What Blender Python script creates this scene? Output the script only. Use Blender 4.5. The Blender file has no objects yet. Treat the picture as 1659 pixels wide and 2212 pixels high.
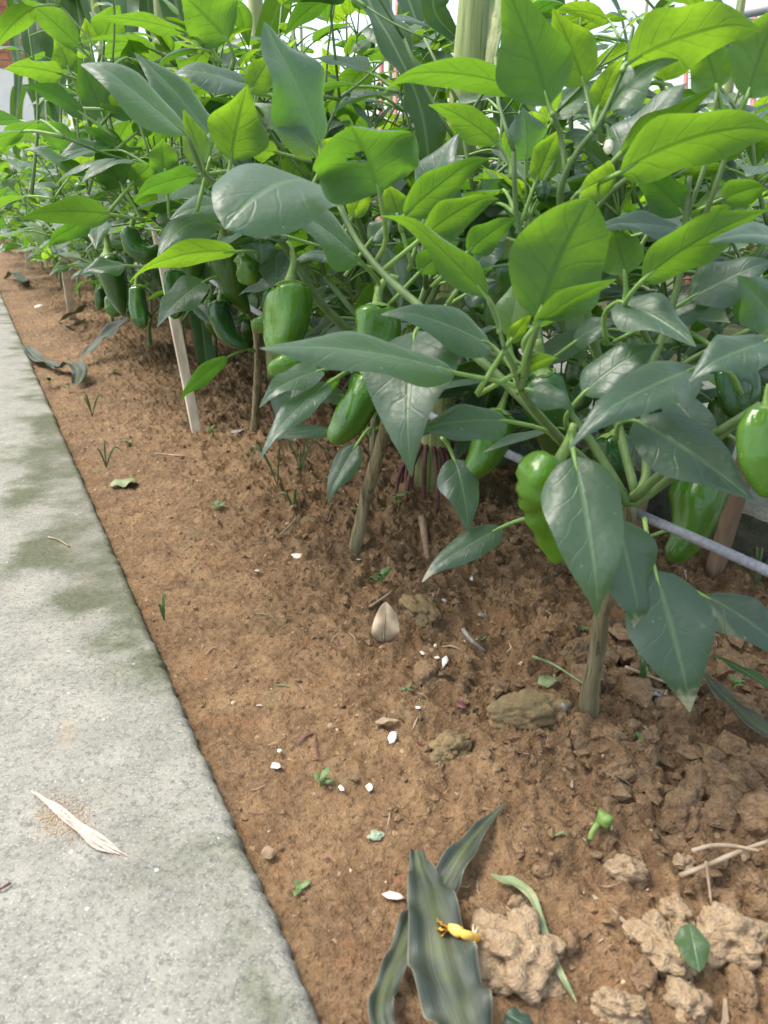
import bpy, math, random
import numpy as np
from mathutils import Vector, Matrix

# ------------------------------------------------------------------ camera, sky, sun, exposure
scene = bpy.context.scene
COL = scene.collection
R = math.radians
CAM_H, PITCH, FPX = 0.45, R(22.1), 1661.0        # photograph measured on a 1659 x 2212 raster
cam_d = bpy.data.cameras.new('camera')
cam = bpy.data.objects.new('camera', cam_d); COL.objects.link(cam)
cam.location = (0, 0, CAM_H); cam.rotation_euler = (R(90) - PITCH, 0, 0)
cam_d.sensor_fit = 'VERTICAL'; cam_d.sensor_height = 34.62; cam_d.lens = 26.0
cam_d.clip_start = 0.02; cam_d.clip_end = 400
cam_d.dof.use_dof = True; cam_d.dof.focus_distance = 0.92; cam_d.dof.aperture_fstop = 11.0
scene.camera = cam

SUN_EL, SUN_AZ = R(62), R(-82)                   # azimuth from +Y towards +X
world = bpy.data.worlds.new('World'); scene.world = world; world.use_nodes = True
wn = world.node_tree; wn.nodes.clear()
sky = wn.nodes.new('ShaderNodeTexSky'); sky.sky_type = 'NISHITA'; sky.sun_disc = False
sky.sun_elevation = SUN_EL; sky.sun_rotation = SUN_AZ; sky.dust_density = 4.0; sky.air_density = 1.2
hs = wn.nodes.new('ShaderNodeHueSaturation'); hs.inputs['Saturation'].default_value = 0.70
bg = wn.nodes.new('ShaderNodeBackground'); bg.inputs[1].default_value = 0.15
wo = wn.nodes.new('ShaderNodeOutputWorld')
wn.links.new(sky.outputs[0], hs.inputs['Color']); wn.links.new(hs.outputs[0], bg.inputs[0]); wn.links.new(bg.outputs[0], wo.inputs[0])
sun_d = bpy.data.lights.new('sun', 'SUN'); sun_d.energy = 1.0; sun_d.angle = R(20); sun_d.color = (1, 0.97, 0.90)
sun = bpy.data.objects.new('sun', sun_d); COL.objects.link(sun)
sun.rotation_euler = Vector((math.sin(SUN_AZ) * math.cos(SUN_EL), math.cos(SUN_AZ) * math.cos(SUN_EL), math.sin(SUN_EL))).to_track_quat('Z', 'Y').to_euler()
vs = scene.view_settings
vs.view_transform = 'Standard'; vs.look = 'None'; vs.gamma = 1; vs.use_curve_mapping = False; vs.exposure = 1.45
scene.render.engine = 'CYCLES'
scene.cycles.max_bounces = 5; scene.cycles.transmission_bounces = 4; scene.cycles.diffuse_bounces = 4; scene.cycles.glossy_bounces = 2

# ------------------------------------------------------------------ geometry of the place
ROW = R(27.1)
DS = np.array([-math.sin(ROW), math.cos(ROW)]); DT = np.array([math.cos(ROW), math.sin(ROW)])   # along the bed, across it
def ST(s, t, z=0.0): return Vector((s * DS[0] + t * DT[0], s * DS[1] + t * DT[1], z))
def to_st(p): return p[0] * DS[0] + p[1] * DS[1], p[0] * DT[0] + p[1] * DT[1]
CT, SN = math.cos(PITCH), math.sin(PITCH)
def ray(px, py):
    x = (px - 829.5) / FPX; y = -(py - 1106) / FPX
    return Vector((x, CT + y * SN, -SN + y * CT))
def W(px, py, d): return Vector((0, 0, CAM_H)) + ray(px, py) * d
def G(px, py, z=0.0):
    r = ray(px, py); return Vector((0, 0, CAM_H)) + r * ((z - CAM_H) / r.z)
def proj(p):
    d = p[1] * CT - (p[2] - CAM_H) * SN
    if d < 0.02: return -9999, -9999, d
    return 829.5 + FPX * p[0] / d, 1106 - FPX * (p[1] * SN + (p[2] - CAM_H) * CT) / d, d

# vectorised gradient noise
_rng = np.random.RandomState(5)
_perm = np.concatenate([_rng.permutation(256)] * 3)
_grad = _rng.normal(size=(256, 3)); _grad /= np.linalg.norm(_grad, axis=1)[:, None]
def pnoise(x, y, z):
    x, y, z = np.broadcast_arrays(np.asarray(x, float), np.asarray(y, float), np.asarray(z, float))
    xi, yi, zi = np.floor(x).astype(int), np.floor(y).astype(int), np.floor(z).astype(int)
    xf, yf, zf = x - xi, y - yi, z - zi
    f = lambda t: t * t * t * (t * (t * 6 - 15) + 10)
    u, v, w = f(xf), f(yf), f(zf); out = 0
    for i in (0, 1):
        for j in (0, 1):
            for k in (0, 1):
                h = _perm[_perm[_perm[(xi + i) & 255] + ((yi + j) & 255)] + ((zi + k) & 255)]
                g = _grad[h]
                n = g[..., 0] * (xf - i) + g[..., 1] * (yf - j) + g[..., 2] * (zf - k)
                out = out + n * (u if i else 1 - u) * (v if j else 1 - v) * (w if k else 1 - w)
    return out
def sstep(a, b, x):
    t = np.clip((x - a) / (b - a), 0, 1); return t * t * (3 - 2 * t)

PATH_T, KERB_T, KERB_Z, PATH_Z = 0.107, 0.90, 0.055, 0.008
def soil_z(s, t):
    s = np.asarray(s, float); t = np.asarray(t, float)
    rough = 0.26 + 1.15 * sstep(0.17, 0.46, t + 0.04 * pnoise(s * 4, t * 4, 3.3))
    z = -0.008 + 0.016 * sstep(0.11, 0.38, t) - 0.03 * sstep(0.72, 0.88, t)
    z = z + 0.016 * rough * pnoise(s * 7, t * 7, 0.2) + 0.011 * rough * pnoise(s * 19, t * 19, 1.7)
    wx_ = 0.010 * pnoise(s * 30, t * 30, 11.0); wy_ = 0.010 * pnoise(s * 30, t * 30, 17.0)
    b = np.abs(pnoise((s + wx_) * 24, (t + wy_) * 24, 4.1)); z = z + 0.019 * rough * (0.45 - np.sqrt(b))
    b2 = np.abs(pnoise((s + wx_) * 58, (t + wy_) * 58, 7.1)); z = z + 0.0125 * (0.10 + 0.90 * rough) * (0.45 - np.sqrt(b2))
    b3 = np.abs(pnoise((s + wx_) * 130, (t + wy_) * 130, 9.1)); z = z + 0.0065 * (0.35 + 0.65 * rough) * (0.45 - np.sqrt(b3))
    z = z + 0.0034 * pnoise(s * 190, t * 190, 2.9) + 0.0022 * pnoise(s * 340, t * 340, 5.9)
    # heaped soil round the plant stems
    for (a, b_, h, r) in ((0.43, 0.43, 0.012, 0.06), (1.39, 0.43, 0.02, 0.10), (1.0, 0.60, 0.02, 0.07), (2.46, 0.44, 0.02, 0.12)):
        z = z + h * np.exp(-((s - a) ** 2 + (t - b_) ** 2) / r ** 2)
    return z
def on_soil(px, py, up=0.0):
    p = G(px, py, 0.0)
    for _ in range(4):
        s, t = to_st(p); p = G(px, py, float(soil_z(s, t)) + up)
    return p

# ------------------------------------------------------------------ mesh helpers
def mesh(name, verts, faces, mats, smooth=True, fmat=None, uv=None):
    me = bpy.data.meshes.new(name)
    me.from_pydata([tuple(v) for v in verts], [], faces)
    for m in (mats if isinstance(mats, (list, tuple)) else [mats]): me.materials.append(m)
    if smooth: me.polygons.foreach_set('use_smooth', [True] * len(me.polygons))
    if fmat is not None: me.polygons.foreach_set('material_index', fmat)
    if uv is not None:
        l = me.uv_layers.new(name='UVMap'); li = np.empty(len(me.loops), int); me.loops.foreach_get('vertex_index', li)
        l.data.foreach_set('uv', np.asarray(uv, float)[li].ravel())
    return me
def add(name, me, parent=None, mat=None):
    o = bpy.data.objects.new(name, me); COL.objects.link(o)
    if parent is not None:
        o.parent = parent
        M = mat if mat is not None else Matrix.Identity(4)
        o.matrix_basis = WORLD[parent.name].inverted() @ M
    elif mat is not None: o.matrix_basis = mat
    WORLD[o.name] = mat if mat is not None else Matrix.Identity(4)
    return o
WORLD = {}
def tag(o, label=None, cat=None, group=None, kind=None):
    if label: o['label'] = label
    if cat: o['category'] = cat
    if group: o['group'] = group
    if kind: o['kind'] = kind
    return o
def thing(name, loc, label, cat, group=None):
    o = bpy.data.objects.new(name, None); COL.objects.link(o); o.location = loc; o.empty_display_size = 0.05
    WORLD[o.name] = Matrix.Translation(loc); tag(o, label, cat, group); return o
def smooth_pts(pts, vals=None, n=4):
    """Catmull-Rom through the points; vals (radii) follow."""
    P = [Vector(p) for p in pts]; vals = list(vals) if vals is not None else [0] * len(P)
    if len(P) < 3: n = max(n, 3)
    out, ov = [], []
    for i in range(len(P) - 1):
        p0 = P[i - 1] if i else P[0] * 2 - P[1]; p1, p2 = P[i], P[i + 1]
        p3 = P[i + 2] if i + 2 < len(P) else P[-1] * 2 - P[-2]
        for k in range(n):
            t = k / n
            out.append(0.5 * ((2 * p1) + (p2 - p0) * t + (2 * p0 - 5 * p1 + 4 * p2 - p3) * t * t + (3 * p1 - p0 - 3 * p2 + p3) * t ** 3))
            ov.append(vals[i] * (1 - t) + vals[i + 1] * t)
    out.append(P[-1]); ov.append(vals[-1]); return out, ov
def frames(pts):
    T = []
    for i in range(len(pts)):
        a = pts[max(i - 1, 0)]; b = pts[min(i + 1, len(pts) - 1)]; d = (b - a)
        T.append(d.normalized() if d.length > 1e-9 else Vector((0, 0, 1)))
    n = T[0].orthogonal().normalized(); N = []
    for t in T:
        n = (n - t * n.dot(t)); n = n.normalized() if n.length > 1e-6 else t.orthogonal().normalized(); N.append(n.copy())
    return T, N
def tube(pts, rad, sides=8, n=4, knobs=0.0, seed=0):
    """closed tube: verts, faces"""
    P, Rr = smooth_pts(pts, rad, n); T, N = frames(P); V, F = [], []; rnd = random.Random(seed)
    for p, r, t, nn in zip(P, Rr, T, N):
        b = t.cross(nn); k = 1 + knobs * rnd.uniform(-1, 1)
        for j in range(sides):
            a = 2 * math.pi * j / sides; rr = r * k * (1 + knobs * 0.6 * math.sin(3 * a + seed))
            V.append(p + (nn * math.cos(a) + b * math.sin(a)) * rr)
    for i in range(len(P) - 1):
        for j in range(sides):
            k = (j + 1) % sides; F.append((i * sides + j, i * sides + k, (i + 1) * sides + k, (i + 1) * sides + j))
    F.append(tuple(range(sides - 1, -1, -1))); m = (len(P) - 1) * sides; F.append(tuple(range(m, m + sides)))
    return V, F
def join(parts):
    V, F = [], []
    for v, f in parts:
        o = len(V); V += list(v); F += [tuple(i + o for i in q) for q in f]
    return V, F

# ------------------------------------------------------------------ materials
def mat_new(name):
    m = bpy.data.materials.new(name); m.use_nodes = True; nt = m.node_tree; nt.nodes.clear()
    out = nt.nodes.new('ShaderNodeOutputMaterial'); return m, nt, out
class NT:
    def __init__(s, nt): s.nt = nt
    def n(s, typ, **kw):
        x = s.nt.nodes.new('ShaderNode' + typ)
        for k, v in kw.items(): setattr(x, k, v)
        return x
    def l(s, a, b): s.nt.links.new(a, b)
    def val(s, sock, v):
        if hasattr(v, 'is_output') or isinstance(v, bpy.types.NodeSocket): s.l(v, sock)
        else: sock.default_value = v
    def math(s, op, a, b=None, c=None, clamp=False):
        x = s.n('Math', operation=op, use_clamp=clamp); s.val(x.inputs[0], a)
        if b is not None: s.val(x.inputs[1], b)
        if c is not None: s.val(x.inputs[2], c)
        return x.outputs[0]
    def ss(s, v, a, b):
        x = s.n('MapRange', interpolation_type='SMOOTHSTEP'); s.val(x.inputs[0], v); x.inputs[1].default_value = a; x.inputs[2].default_value = b
        return x.outputs[0]
    def mix(s, f, a, b, blend='MIX'):
        x = s.n('Mix', data_type='RGBA', blend_type=blend); s.val(x.inputs[0], f)
        for sock, v in ((x.inputs[6], a), (x.inputs[7], b)):
            if isinstance(v, tuple): sock.default_value = (*v, 1) if len(v) == 3 else v
            else: s.l(v, sock)
        return x.outputs[2]
    def noise(s, scale, detail=4, rough=0.55, vec=None, dist=0.0):
        x = s.n('TexNoise'); x.inputs['Scale'].default_value = scale; x.inputs['Detail'].default_value = detail
        x.inputs['Roughness'].default_value = rough; x.inputs['Distortion'].default_value = dist
        if vec is not None: s.l(vec, x.inputs['Vector'])
        return x.outputs['Fac']
    def voro(s, scale, vec=None, feature='F1', out='Distance'):
        x = s.n('TexVoronoi', feature=feature); x.inputs['Scale'].default_value = scale
        if vec is not None: s.l(vec, x.inputs['Vector'])
        return x.outputs[out]
    def bump(s, h, strength=0.5, dist=0.002, normal=None):
        x = s.n('Bump'); x.inputs['Strength'].default_value = strength; x.inputs['Distance'].default_value = dist; s.l(h, x.inputs['Height'])
        if normal is not None: s.l(normal, x.inputs['Normal'])
        return x.outputs[0]
    def bsdf(s, col, rough, normal=None, spec=0.5):
        x = s.n('BsdfPrincipled'); s.val(x.inputs['Base Color'], (*col, 1) if isinstance(col, tuple) else col)
        s.val(x.inputs['Roughness'], rough); x.inputs['Specular IOR Level'].default_value = spec
        if normal is not None: s.l(normal, x.inputs['Normal'])
        return x
    def pos(s): return s.n('NewGeometry').outputs['Position']
    def obj(s): return s.n('TexCoord').outputs['Object']

def leaf_material():
    m, nt, out = mat_new('pepper_leaf'); k = NT(nt)
    uv = k.n('TexCoord').outputs['UV']; sx = k.n('SeparateXYZ'); k.l(uv, sx.inputs[0]); u, v = sx.outputs[0], sx.outputs[1]
    oi = k.n('ObjectInfo'); sc = k.n('SeparateColor'); k.l(oi.outputs['Color'], sc.inputs[0]); young, spoil = sc.outputs[0], sc.outputs[1]; rnd = oi.outputs['Random']
    pz = k.pos()
    c = k.math('SUBTRACT', k.math('MULTIPLY', u, 2), 1); a = k.math('ABSOLUTE', c); side = k.math('SIGN', c)
    mid = k.math('SUBTRACT', 1, k.ss(a, 0.02, 0.10), clamp=True)
    wob = k.math('MULTIPLY', k.math('SUBTRACT', k.noise(60, 0, vec=pz), 0.5), 0.55)
    ph = k.math('ADD', k.math('SUBTRACT', k.math('MULTIPLY', k.math('POWER', v, 0.85), 6.0), k.math('MULTIPLY', k.math('POWER', a, 0.75), 1.35)), k.math('ADD', wob, k.math('MULTIPLY', side, 0.18)))
    fr = k.math('ABSOLUTE', k.math('SUBTRACT', k.math('FRACT', ph), 0.5))
    lat = k.math('MULTIPLY', k.math('SUBTRACT', 1, k.ss(fr, 0.01, 0.09), clamp=True), k.math('SUBTRACT', 1, k.math('MULTIPLY', a, 0.55)))
    vein = k.math('MAXIMUM', mid, k.math('MULTIPLY', lat, 0.6), clamp=True)
    blot = k.noise(38, 2, vec=pz); mott = k.noise(220, 1, vec=pz)
    top = k.mix(young, (0.028, 0.064, 0.045), (0.095, 0.195, 0.040))
    top = k.mix(k.math('MULTIPLY', k.ss(blot, 0.35, 0.75), 0.45), top, (0.043, 0.092, 0.060))
    top = k.mix(k.math('MULTIPLY', rnd, 0.45), top, (0.050, 0.10, 0.042))
    top = k.mix(k.math('MULTIPLY', mid, 0.55), top, (0.14, 0.25, 0.10))
    top = k.mix(k.math('MULTIPLY', lat, 0.15), top, (0.15, 0.25, 0.10))
    # specks and pale scorched tips
    spk = k.math('MULTIPLY', k.math('LESS_THAN', k.voro(130, pz), 0.09), k.math('GREATER_THAN', blot, 0.56))
    top = k.mix(k.math('MULTIPLY', spk, 0.6), top, (0.4, 0.45, 0.36))
    brn = k.math('MULTIPLY', k.math('LESS_THAN', k.voro(48, pz), 0.11), k.math('LESS_THAN', blot, 0.40))
    top = k.mix(k.math('MULTIPLY', brn, 0.65), top, (0.16, 0.15, 0.06))
    tipm = k.math('MULTIPLY', k.math('MULTIPLY', k.ss(k.math('ADD', v, k.math('MULTIPLY', mott, 0.16)), 0.90, 1.02), spoil), 0.9)
    top = k.mix(tipm, top, (0.62, 0.55, 0.42))
    und = k.mix(young, (0.044, 0.105, 0.040), (0.09, 0.20, 0.034))
    und = k.mix(k.math('MULTIPLY', vein, 0.25), und, (0.06, 0.11, 0.04))
    bf = k.n('NewGeometry').outputs['Backfacing']
    col = k.mix(bf, top, und)
    ht = k.math('ADD', k.math('MULTIPLY', vein, -0.8), k.math('ADD', k.math('MULTIPLY', mott, 0.7), k.math('ADD', k.math('MULTIPLY', blot, 0.9), k.math('MULTIPLY', k.noise(95, 1, vec=pz), 1.3))))
    nb = k.bump(ht, 0.40, 0.0013)
    rg = k.math('ADD', k.math('MULTIPLY', bf, 0.16), k.math('ADD', 0.36, k.math('MULTIPLY', blot, 0.16)))
    p = k.bsdf(col, rg, nb, 1.0)
    k.l(k.math('SUBTRACT', 1, k.math('MULTIPLY', bf, 0.65)), p.inputs['Specular IOR Level'])
    k.l(k.math('MULTIPLY', k.math('SUBTRACT', 1, bf), 0.38), p.inputs['Sheen Weight']); p.inputs['Sheen Roughness'].default_value = 0.45; p.inputs['Sheen Tint'].default_value = (0.85, 0.95, 1, 1)
    tr = k.n('BsdfTranslucent')
    tc = k.mix(young, (0.105, 0.30, 0.020), (0.38, 0.60, 0.022))
    tc = k.mix(k.math('MULTIPLY', vein, 0.55), tc, (0.07, 0.17, 0.012))
    tc = k.mix(k.math('MULTIPLY', k.ss(mott, 0.4, 0.7), 0.2), tc, (0.12, 0.30, 0.015))
    k.l(tc, tr.inputs[0]); k.l(nb, tr.inputs['Normal'])
    mx = k.n('MixShader'); k.val(mx.inputs[0], k.math('ADD', 0.42, k.math('MULTIPLY', young, 0.12)))
    k.l(p.outputs[0], mx.inputs[1]); k.l(tr.outputs[0], mx.inputs[2]); k.l(mx.outputs[0], out.inputs[0]); return m
def corn_material(name, top, pale, trc, wilt=0.0):
    m, nt, out = mat_new(name); k = NT(nt)
    uv = k.n('TexCoord').outputs['UV']; sx = k.n('SeparateXYZ'); k.l(uv, sx.inputs[0]); u, v = sx.outputs[0], sx.outputs[1]
    mp = k.n('Mapping'); mp.inputs['Scale'].default_value = (1, 0.02, 1); k.l(uv, mp.inputs[0])
    st = k.noise(34 if wilt else 70, 4, 0.7, vec=mp.outputs[0]); st2 = k.noise(22, 2, vec=mp.outputs[0]); blot = k.noise(30, 4, vec=k.pos())
    a = k.math('ABSOLUTE', k.math('SUBTRACT', k.math('MULTIPLY', u, 2), 1)); mid = k.math('SUBTRACT', 1, k.ss(a, 0.03, 0.12), clamp=True)
    edge = k.ss(a, 0.93, 0.99)
    col = k.mix(k.ss(st, 0.35, 0.7), top, pale)
    col = k.mix(k.math('MULTIPLY', k.ss(blot, 0.35 , 0.7), 0.2 if wilt else 0.5), col, tuple(x * 0.6 for x in top))
    if wilt:
        band = k.math('MULTIPLY', k.math('SUBTRACT', 1, k.ss(a, 0.15, 0.75)), k.ss(blot, 0.38, 0.6))
        col = k.mix(k.math('MULTIPLY', band, 0.7), col, (0.080, 0.100, 0.032))
        col = k.mix(k.math('MULTIPLY', k.ss(k.noise(42, 6, 0.65, vec=k.pos()), 0.50, 0.66), 0.5), col, (0.085, 0.085, 0.07))
    col = k.mix(k.math('MULTIPLY', mid, 0.12 if wilt else 0.6), col, (0.24, 0.32, 0.14))
    col = k.mix(k.math('MULTIPLY', edge, 0.5), col, (0.30, 0.28, 0.19))
    nb = k.bump(k.math('ADD', st, k.math('MULTIPLY', st2, 0.8)), 0.5, 0.0012)
    p = k.bsdf(col, 0.42 + 0.15 * wilt, nb, 0.5); tr = k.n('BsdfTranslucent'); k.l(k.mix(k.ss(st, 0.3, 0.7), trc, tuple(x * 0.55 for x in trc)), tr.inputs[0])
    mx = k.n('MixShader'); mx.inputs[0].default_value = 0.28 if not wilt else 0.1
    k.l(p.outputs[0], mx.inputs[1]); k.l(tr.outputs[0], mx.inputs[2]); k.l(mx.outputs[0], out.inputs[0]); return m
def simple(name, c1, c2, scale, rough=0.7, bump=0.4, bdist=0.002, bscale=None, stretch=None, spec=0.4, detail=5, c3=None, objspace=False):
    m, nt, out = mat_new(name); k = NT(nt); vec = k.obj() if objspace else k.pos()
    if stretch:
        mp = k.n('Mapping'); mp.inputs['Scale'].default_value = stretch; k.l(vec, mp.inputs[0]); vec = mp.outputs[0]
    f = k.noise(scale, detail, vec=vec); col = k.mix(k.ss(f, 0.3, 0.7), c1, c2)
    if c3: col = k.mix(k.ss(k.noise(scale * 3.1, 3, vec=vec), 0.56, 0.66), col, c3)
    nb = k.bump(k.noise(bscale or scale * 3, detail, 0.6, vec=vec), bump, bdist)
    p = k.bsdf(col, rough, nb, spec); k.l(p.outputs[0], out.inputs[0]); return m
def pepper_material():
    m, nt, out = mat_new('pepper_skin'); k = NT(nt); pz = k.pos(); oi = k.n('ObjectInfo')
    sc = k.n('SeparateColor'); k.l(oi.outputs['Color'], sc.inputs[0]); br = sc.outputs[0]
    f = k.noise(45, 3, vec=pz)
    col = k.mix(br, (0.013, 0.058, 0.010), (0.090, 0.225, 0.011))
    col = k.mix(k.math('MULTIPLY', k.ss(f, 0.4, 0.75), 0.5), col, k.mix(br, (0.014, 0.060, 0.010), (0.115, 0.27, 0.012)))
    spk = k.math('LESS_THAN', k.voro(210, pz), 0.09); spk = k.math('MULTIPLY', spk, k.math('GREATER_THAN', k.noise(60, 2, vec=pz), 0.55))
    col = k.mix(k.math('MULTIPLY', spk, 0.55), col, (0.35, 0.42, 0.25))
    mp = k.n('Mapping'); mp.inputs['Scale'].default_value = (1, 1, 0.35); k.l(pz, mp.inputs[0])
    nb = k.bump(k.math('ADD', k.noise(110, 3, vec=mp.outputs[0]), k.math('MULTIPLY', k.noise(320, 3, vec=pz), 0.3)), 0.3, 0.003)
    p = k.bsdf(col, k.math('ADD', 0.12, k.math('MULTIPLY', k.noise(90, 2, vec=pz), 0.16)), nb, 0.5)
    p.inputs['Subsurface Weight'].default_value = 0.0; p.inputs['Subsurface Radius'].default_value = (0.004, 0.008, 0.002); p.inputs['Subsurface Scale'].default_value = 0.6
    k.l(p.outputs[0], out.inputs[0]); return m
def soil_material(name, dry=0.0):
    m, nt, out = mat_new(name); k = NT(nt); pz = k.pos()
    big = k.noise(5, 4, vec=pz); mid = k.noise(28, 5, 0.6, vec=pz); fine = k.noise(170, 5, 0.65, vec=pz); grit = k.noise(520, 3, 0.6, vec=pz)
    col = k.mix(k.ss(mid, 0.3, 0.72), (0.175, 0.100, 0.047), (0.325, 0.203, 0.102))
    col = k.mix(k.math('MULTIPLY', k.ss(big, 0.42, 0.68), 0.55), col, (0.150, 0.092, 0.048))
    col = k.mix(k.math('MULTIPLY', k.ss(fine, 0.5, 0.75), 0.6), col, (0.42, 0.285, 0.165))
    col = k.mix(k.math('MULTIPLY', k.ss(fine, 0.47, 0.27), 0.9), col, (0.060, 0.034, 0.019))  # shade in the small pits, painted into the soil colour
    col = k.mix(k.math('MULTIPLY', k.ss(k.noise(13, 4, vec=pz), 0.60, 0.72), 0.4), col, (0.27, 0.225, 0.115))
    col = k.mix(k.math('MULTIPLY', k.ss(k.noise(19, 4, vec=pz), 0.60, 0.70), 0.4), col, (0.33, 0.160, 0.068))
    v = k.n('TexVoronoi'); v.inputs['Scale'].default_value = 120; k.l(pz, v.inputs['Vector'])
    sc = k.n('SeparateColor'); k.l(v.outputs['Color'], sc.inputs[0])
    peb = k.math('MULTIPLY', k.math('LESS_THAN', v.outputs['Distance'], 0.27), k.math('GREATER_THAN', sc.outputs[0], 0.90))
    col = k.mix(k.math('MULTIPLY', peb, 0.75), col, k.mix(sc.outputs[1], (0.52, 0.40, 0.25), (0.34, 0.16, 0.06)))
    if dry: col = k.mix(dry, col, k.mix(k.ss(fine, 0.3, 0.7), (0.40, 0.285, 0.165), (0.58, 0.445, 0.285)))
    h = k.math('ADD', k.math('MULTIPLY', fine, 1.0), k.math('ADD', k.math('MULTIPLY', grit, 0.5), k.math('MULTIPLY', peb, 0.25)))
    nb = k.bump(h, 1.0, 0.007)
    p = k.bsdf(col, k.math('ADD', 0.62, k.math('MULTIPLY', mid, 0.3)), nb, 0.28); k.l(p.outputs[0], out.inputs[0]); return m
def concrete_material(name, edge_moss=True, light=1.0):
    m, nt, out = mat_new(name); k = NT(nt); pz = k.pos()
    sx = k.n('SeparateXYZ'); k.l(pz, sx.inputs[0])
    t = k.math('ADD', k.math('MULTIPLY', sx.outputs[0], float(DT[0])), k.math('MULTIPLY', sx.outputs[1], float(DT[1])))
    big = k.noise(6.5, 4, 0.6, vec=pz); mid = k.noise(24, 5, 0.6, vec=pz); fine = k.noise(210, 6, 0.82, vec=pz); grit = k.noise(480, 3, 0.75, vec=pz)
    col = k.mix(k.ss(mid, 0.28, 0.75), (0.25 * light, 0.240 * light, 0.203 * light), (0.35 * light, 0.335 * light, 0.282 * light))
    col = k.mix(k.math('MULTIPLY', k.ss(fine, 0.52, 0.38), 0.85), col, (0.135, 0.135, 0.118))
    col = k.mix(k.math('MULTIPLY', k.ss(grit, 0.54, 0.66), 0.7), col, (0.50, 0.49, 0.45))
    col = k.mix(k.math('MULTIPLY', k.ss(big, 0.50, 0.75), 0.30), col, (0.18, 0.18, 0.15))
    col = k.mix(k.math('MULTIPLY', k.ss(k.noise(15, 3, vec=pz), 0.62, 0.74), 0.3), col, (0.42, 0.33, 0.20))
    v = k.n('TexVoronoi'); v.inputs['Scale'].default_value = 105; k.l(pz, v.inputs['Vector']); sc = k.n('SeparateColor'); k.l(v.outputs['Color'], sc.inputs[0])
    chip = k.math('MULTIPLY', k.math('LESS_THAN', v.outputs['Distance'], 0.16), k.math('GREATER_THAN', sc.outputs[0], 0.95))
    col = k.mix(k.math('MULTIPLY', chip, 0.8), col, (0.80, 0.80, 0.78))
    if edge_moss:
        e = k.math('ADD', t, k.math('MULTIPLY', k.math('SUBTRACT', k.noise(9, 4, vec=pz), 0.5), 0.26))
        sl = k.math('ADD', k.math('MULTIPLY', sx.outputs[0], float(DS[0])), k.math('MULTIPLY', sx.outputs[1], float(DS[1])))
        sl = k.math('ADD', sl, k.math('MULTIPLY', k.math('SUBTRACT', k.noise(7, 3, vec=pz), 0.5), 0.5))
        st1 = k.math('MULTIPLY', k.ss(sl, 0.70, 0.98), k.math('SUBTRACT', 1, k.ss(sl, 1.45, 1.9)))
        e = k.math('ADD', e, k.math('MULTIPLY', st1, 0.085))
        mo = k.math('MULTIPLY', k.ss(e, 0.045, 0.13), k.ss(k.noise(9, 5, 0.65, vec=pz), 0.34, 0.62))
        col = k.mix(k.math('MULTIPLY', mo, 0.94), col, k.mix(k.ss(fine, 0.35, 0.65), (0.055, 0.066, 0.034), (0.14, 0.155, 0.075)))
        col = k.mix(k.math('MULTIPLY', k.ss(e, 0.085, 0.13), 0.35), col, (0.12, 0.115, 0.085))
    nb = k.bump(k.math('ADD', fine, k.math('MULTIPLY', grit, 0.6)), 0.55, 0.0022)
    p = k.bsdf(col, 0.85, nb, 0.25); k.l(p.outputs[0], out.inputs[0]); return m

M = {}
M['leaf'] = leaf_material()
M['corn'] = corn_material('corn_leaf', (0.030, 0.085, 0.022), (0.060, 0.135, 0.030), (0.13, 0.30, 0.02))
M['cornwilt'] = corn_material('wilted_corn_leaf', (0.034, 0.047, 0.034), (0.060, 0.074, 0.054), (0.12, 0.16, 0.05), 1.0)
M['petiole'] = simple('petiole', (0.15, 0.27, 0.06), (0.21, 0.34, 0.09), 60, 0.5, 0.2, 0.001)
M['stem'] = simple('green_stem', (0.085, 0.145, 0.045), (0.14, 0.215, 0.07), 70, 0.55, 0.4, 0.001, stretch=(1, 1, 0.3))
M['wood'] = simple('woody_stem', (0.13, 0.112, 0.055), (0.30, 0.255, 0.145), 70, 0.9, 1.0, 0.006, 260, (1, 1, 0.08), c3=(0.085, 0.085, 0.04))
M['pepper'] = pepper_material()
M['calyx'] = simple('calyx', (0.12, 0.20, 0.045), (0.20, 0.30, 0.075), 80, 0.5, 0.3, 0.001)
M['soil'] = soil_material('soil'); M['clod'] = soil_material('dry_soil', 0.72); M['clod_damp'] = soil_material('damp_soil', 0.14); M['clod_moss'] = simple('mossy_soil', (0.13, 0.10, 0.05), (0.25, 0.17, 0.08), 40, 0.9, 0.9, 0.004, 160, c3=(0.14, 0.125, 0.065))
M['path'] = concrete_material('concrete'); M['kerb'] = concrete_material('kerb_concrete', False, 1.0)
M['kerb_side'] = simple('dark_concrete', (0.035, 0.035, 0.028), (0.10, 0.095, 0.07), 40, 0.95, 0.9, 0.006, 130, c3=(0.06, 0.10, 0.03))  # kerb side, much darker than its top, with mossy green spots
M['bamboo'] = simple('pale_wood', (0.44, 0.37, 0.27), (0.66, 0.58, 0.45), 60, 0.65, 0.3, 0.001, 200, (1, 1, 0.08))
M['brownwood'] = simple('brown_wood', (0.19, 0.125, 0.075), (0.31, 0.215, 0.135), 50, 0.8, 0.5, 0.001, 240, (1, 1, 0.08))
M['cord'] = simple('grey_plastic', (0.17, 0.175, 0.195), (0.26, 0.265, 0.29), 300, 0.5, 0.15, 0.0004)
M['cornstalk'] = simple('corn_stalk', (0.19, 0.26, 0.075), (0.40, 0.42, 0.19), 75, 0.5, 0.5, 0.002, 260, (1, 1, 0.035), c3=(0.15, 0.22, 0.06))
M['root'] = simple('purple_root', (0.075, 0.022, 0.028), (0.15, 0.06, 0.055), 90, 0.6, 0.4, 0.001)
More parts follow.
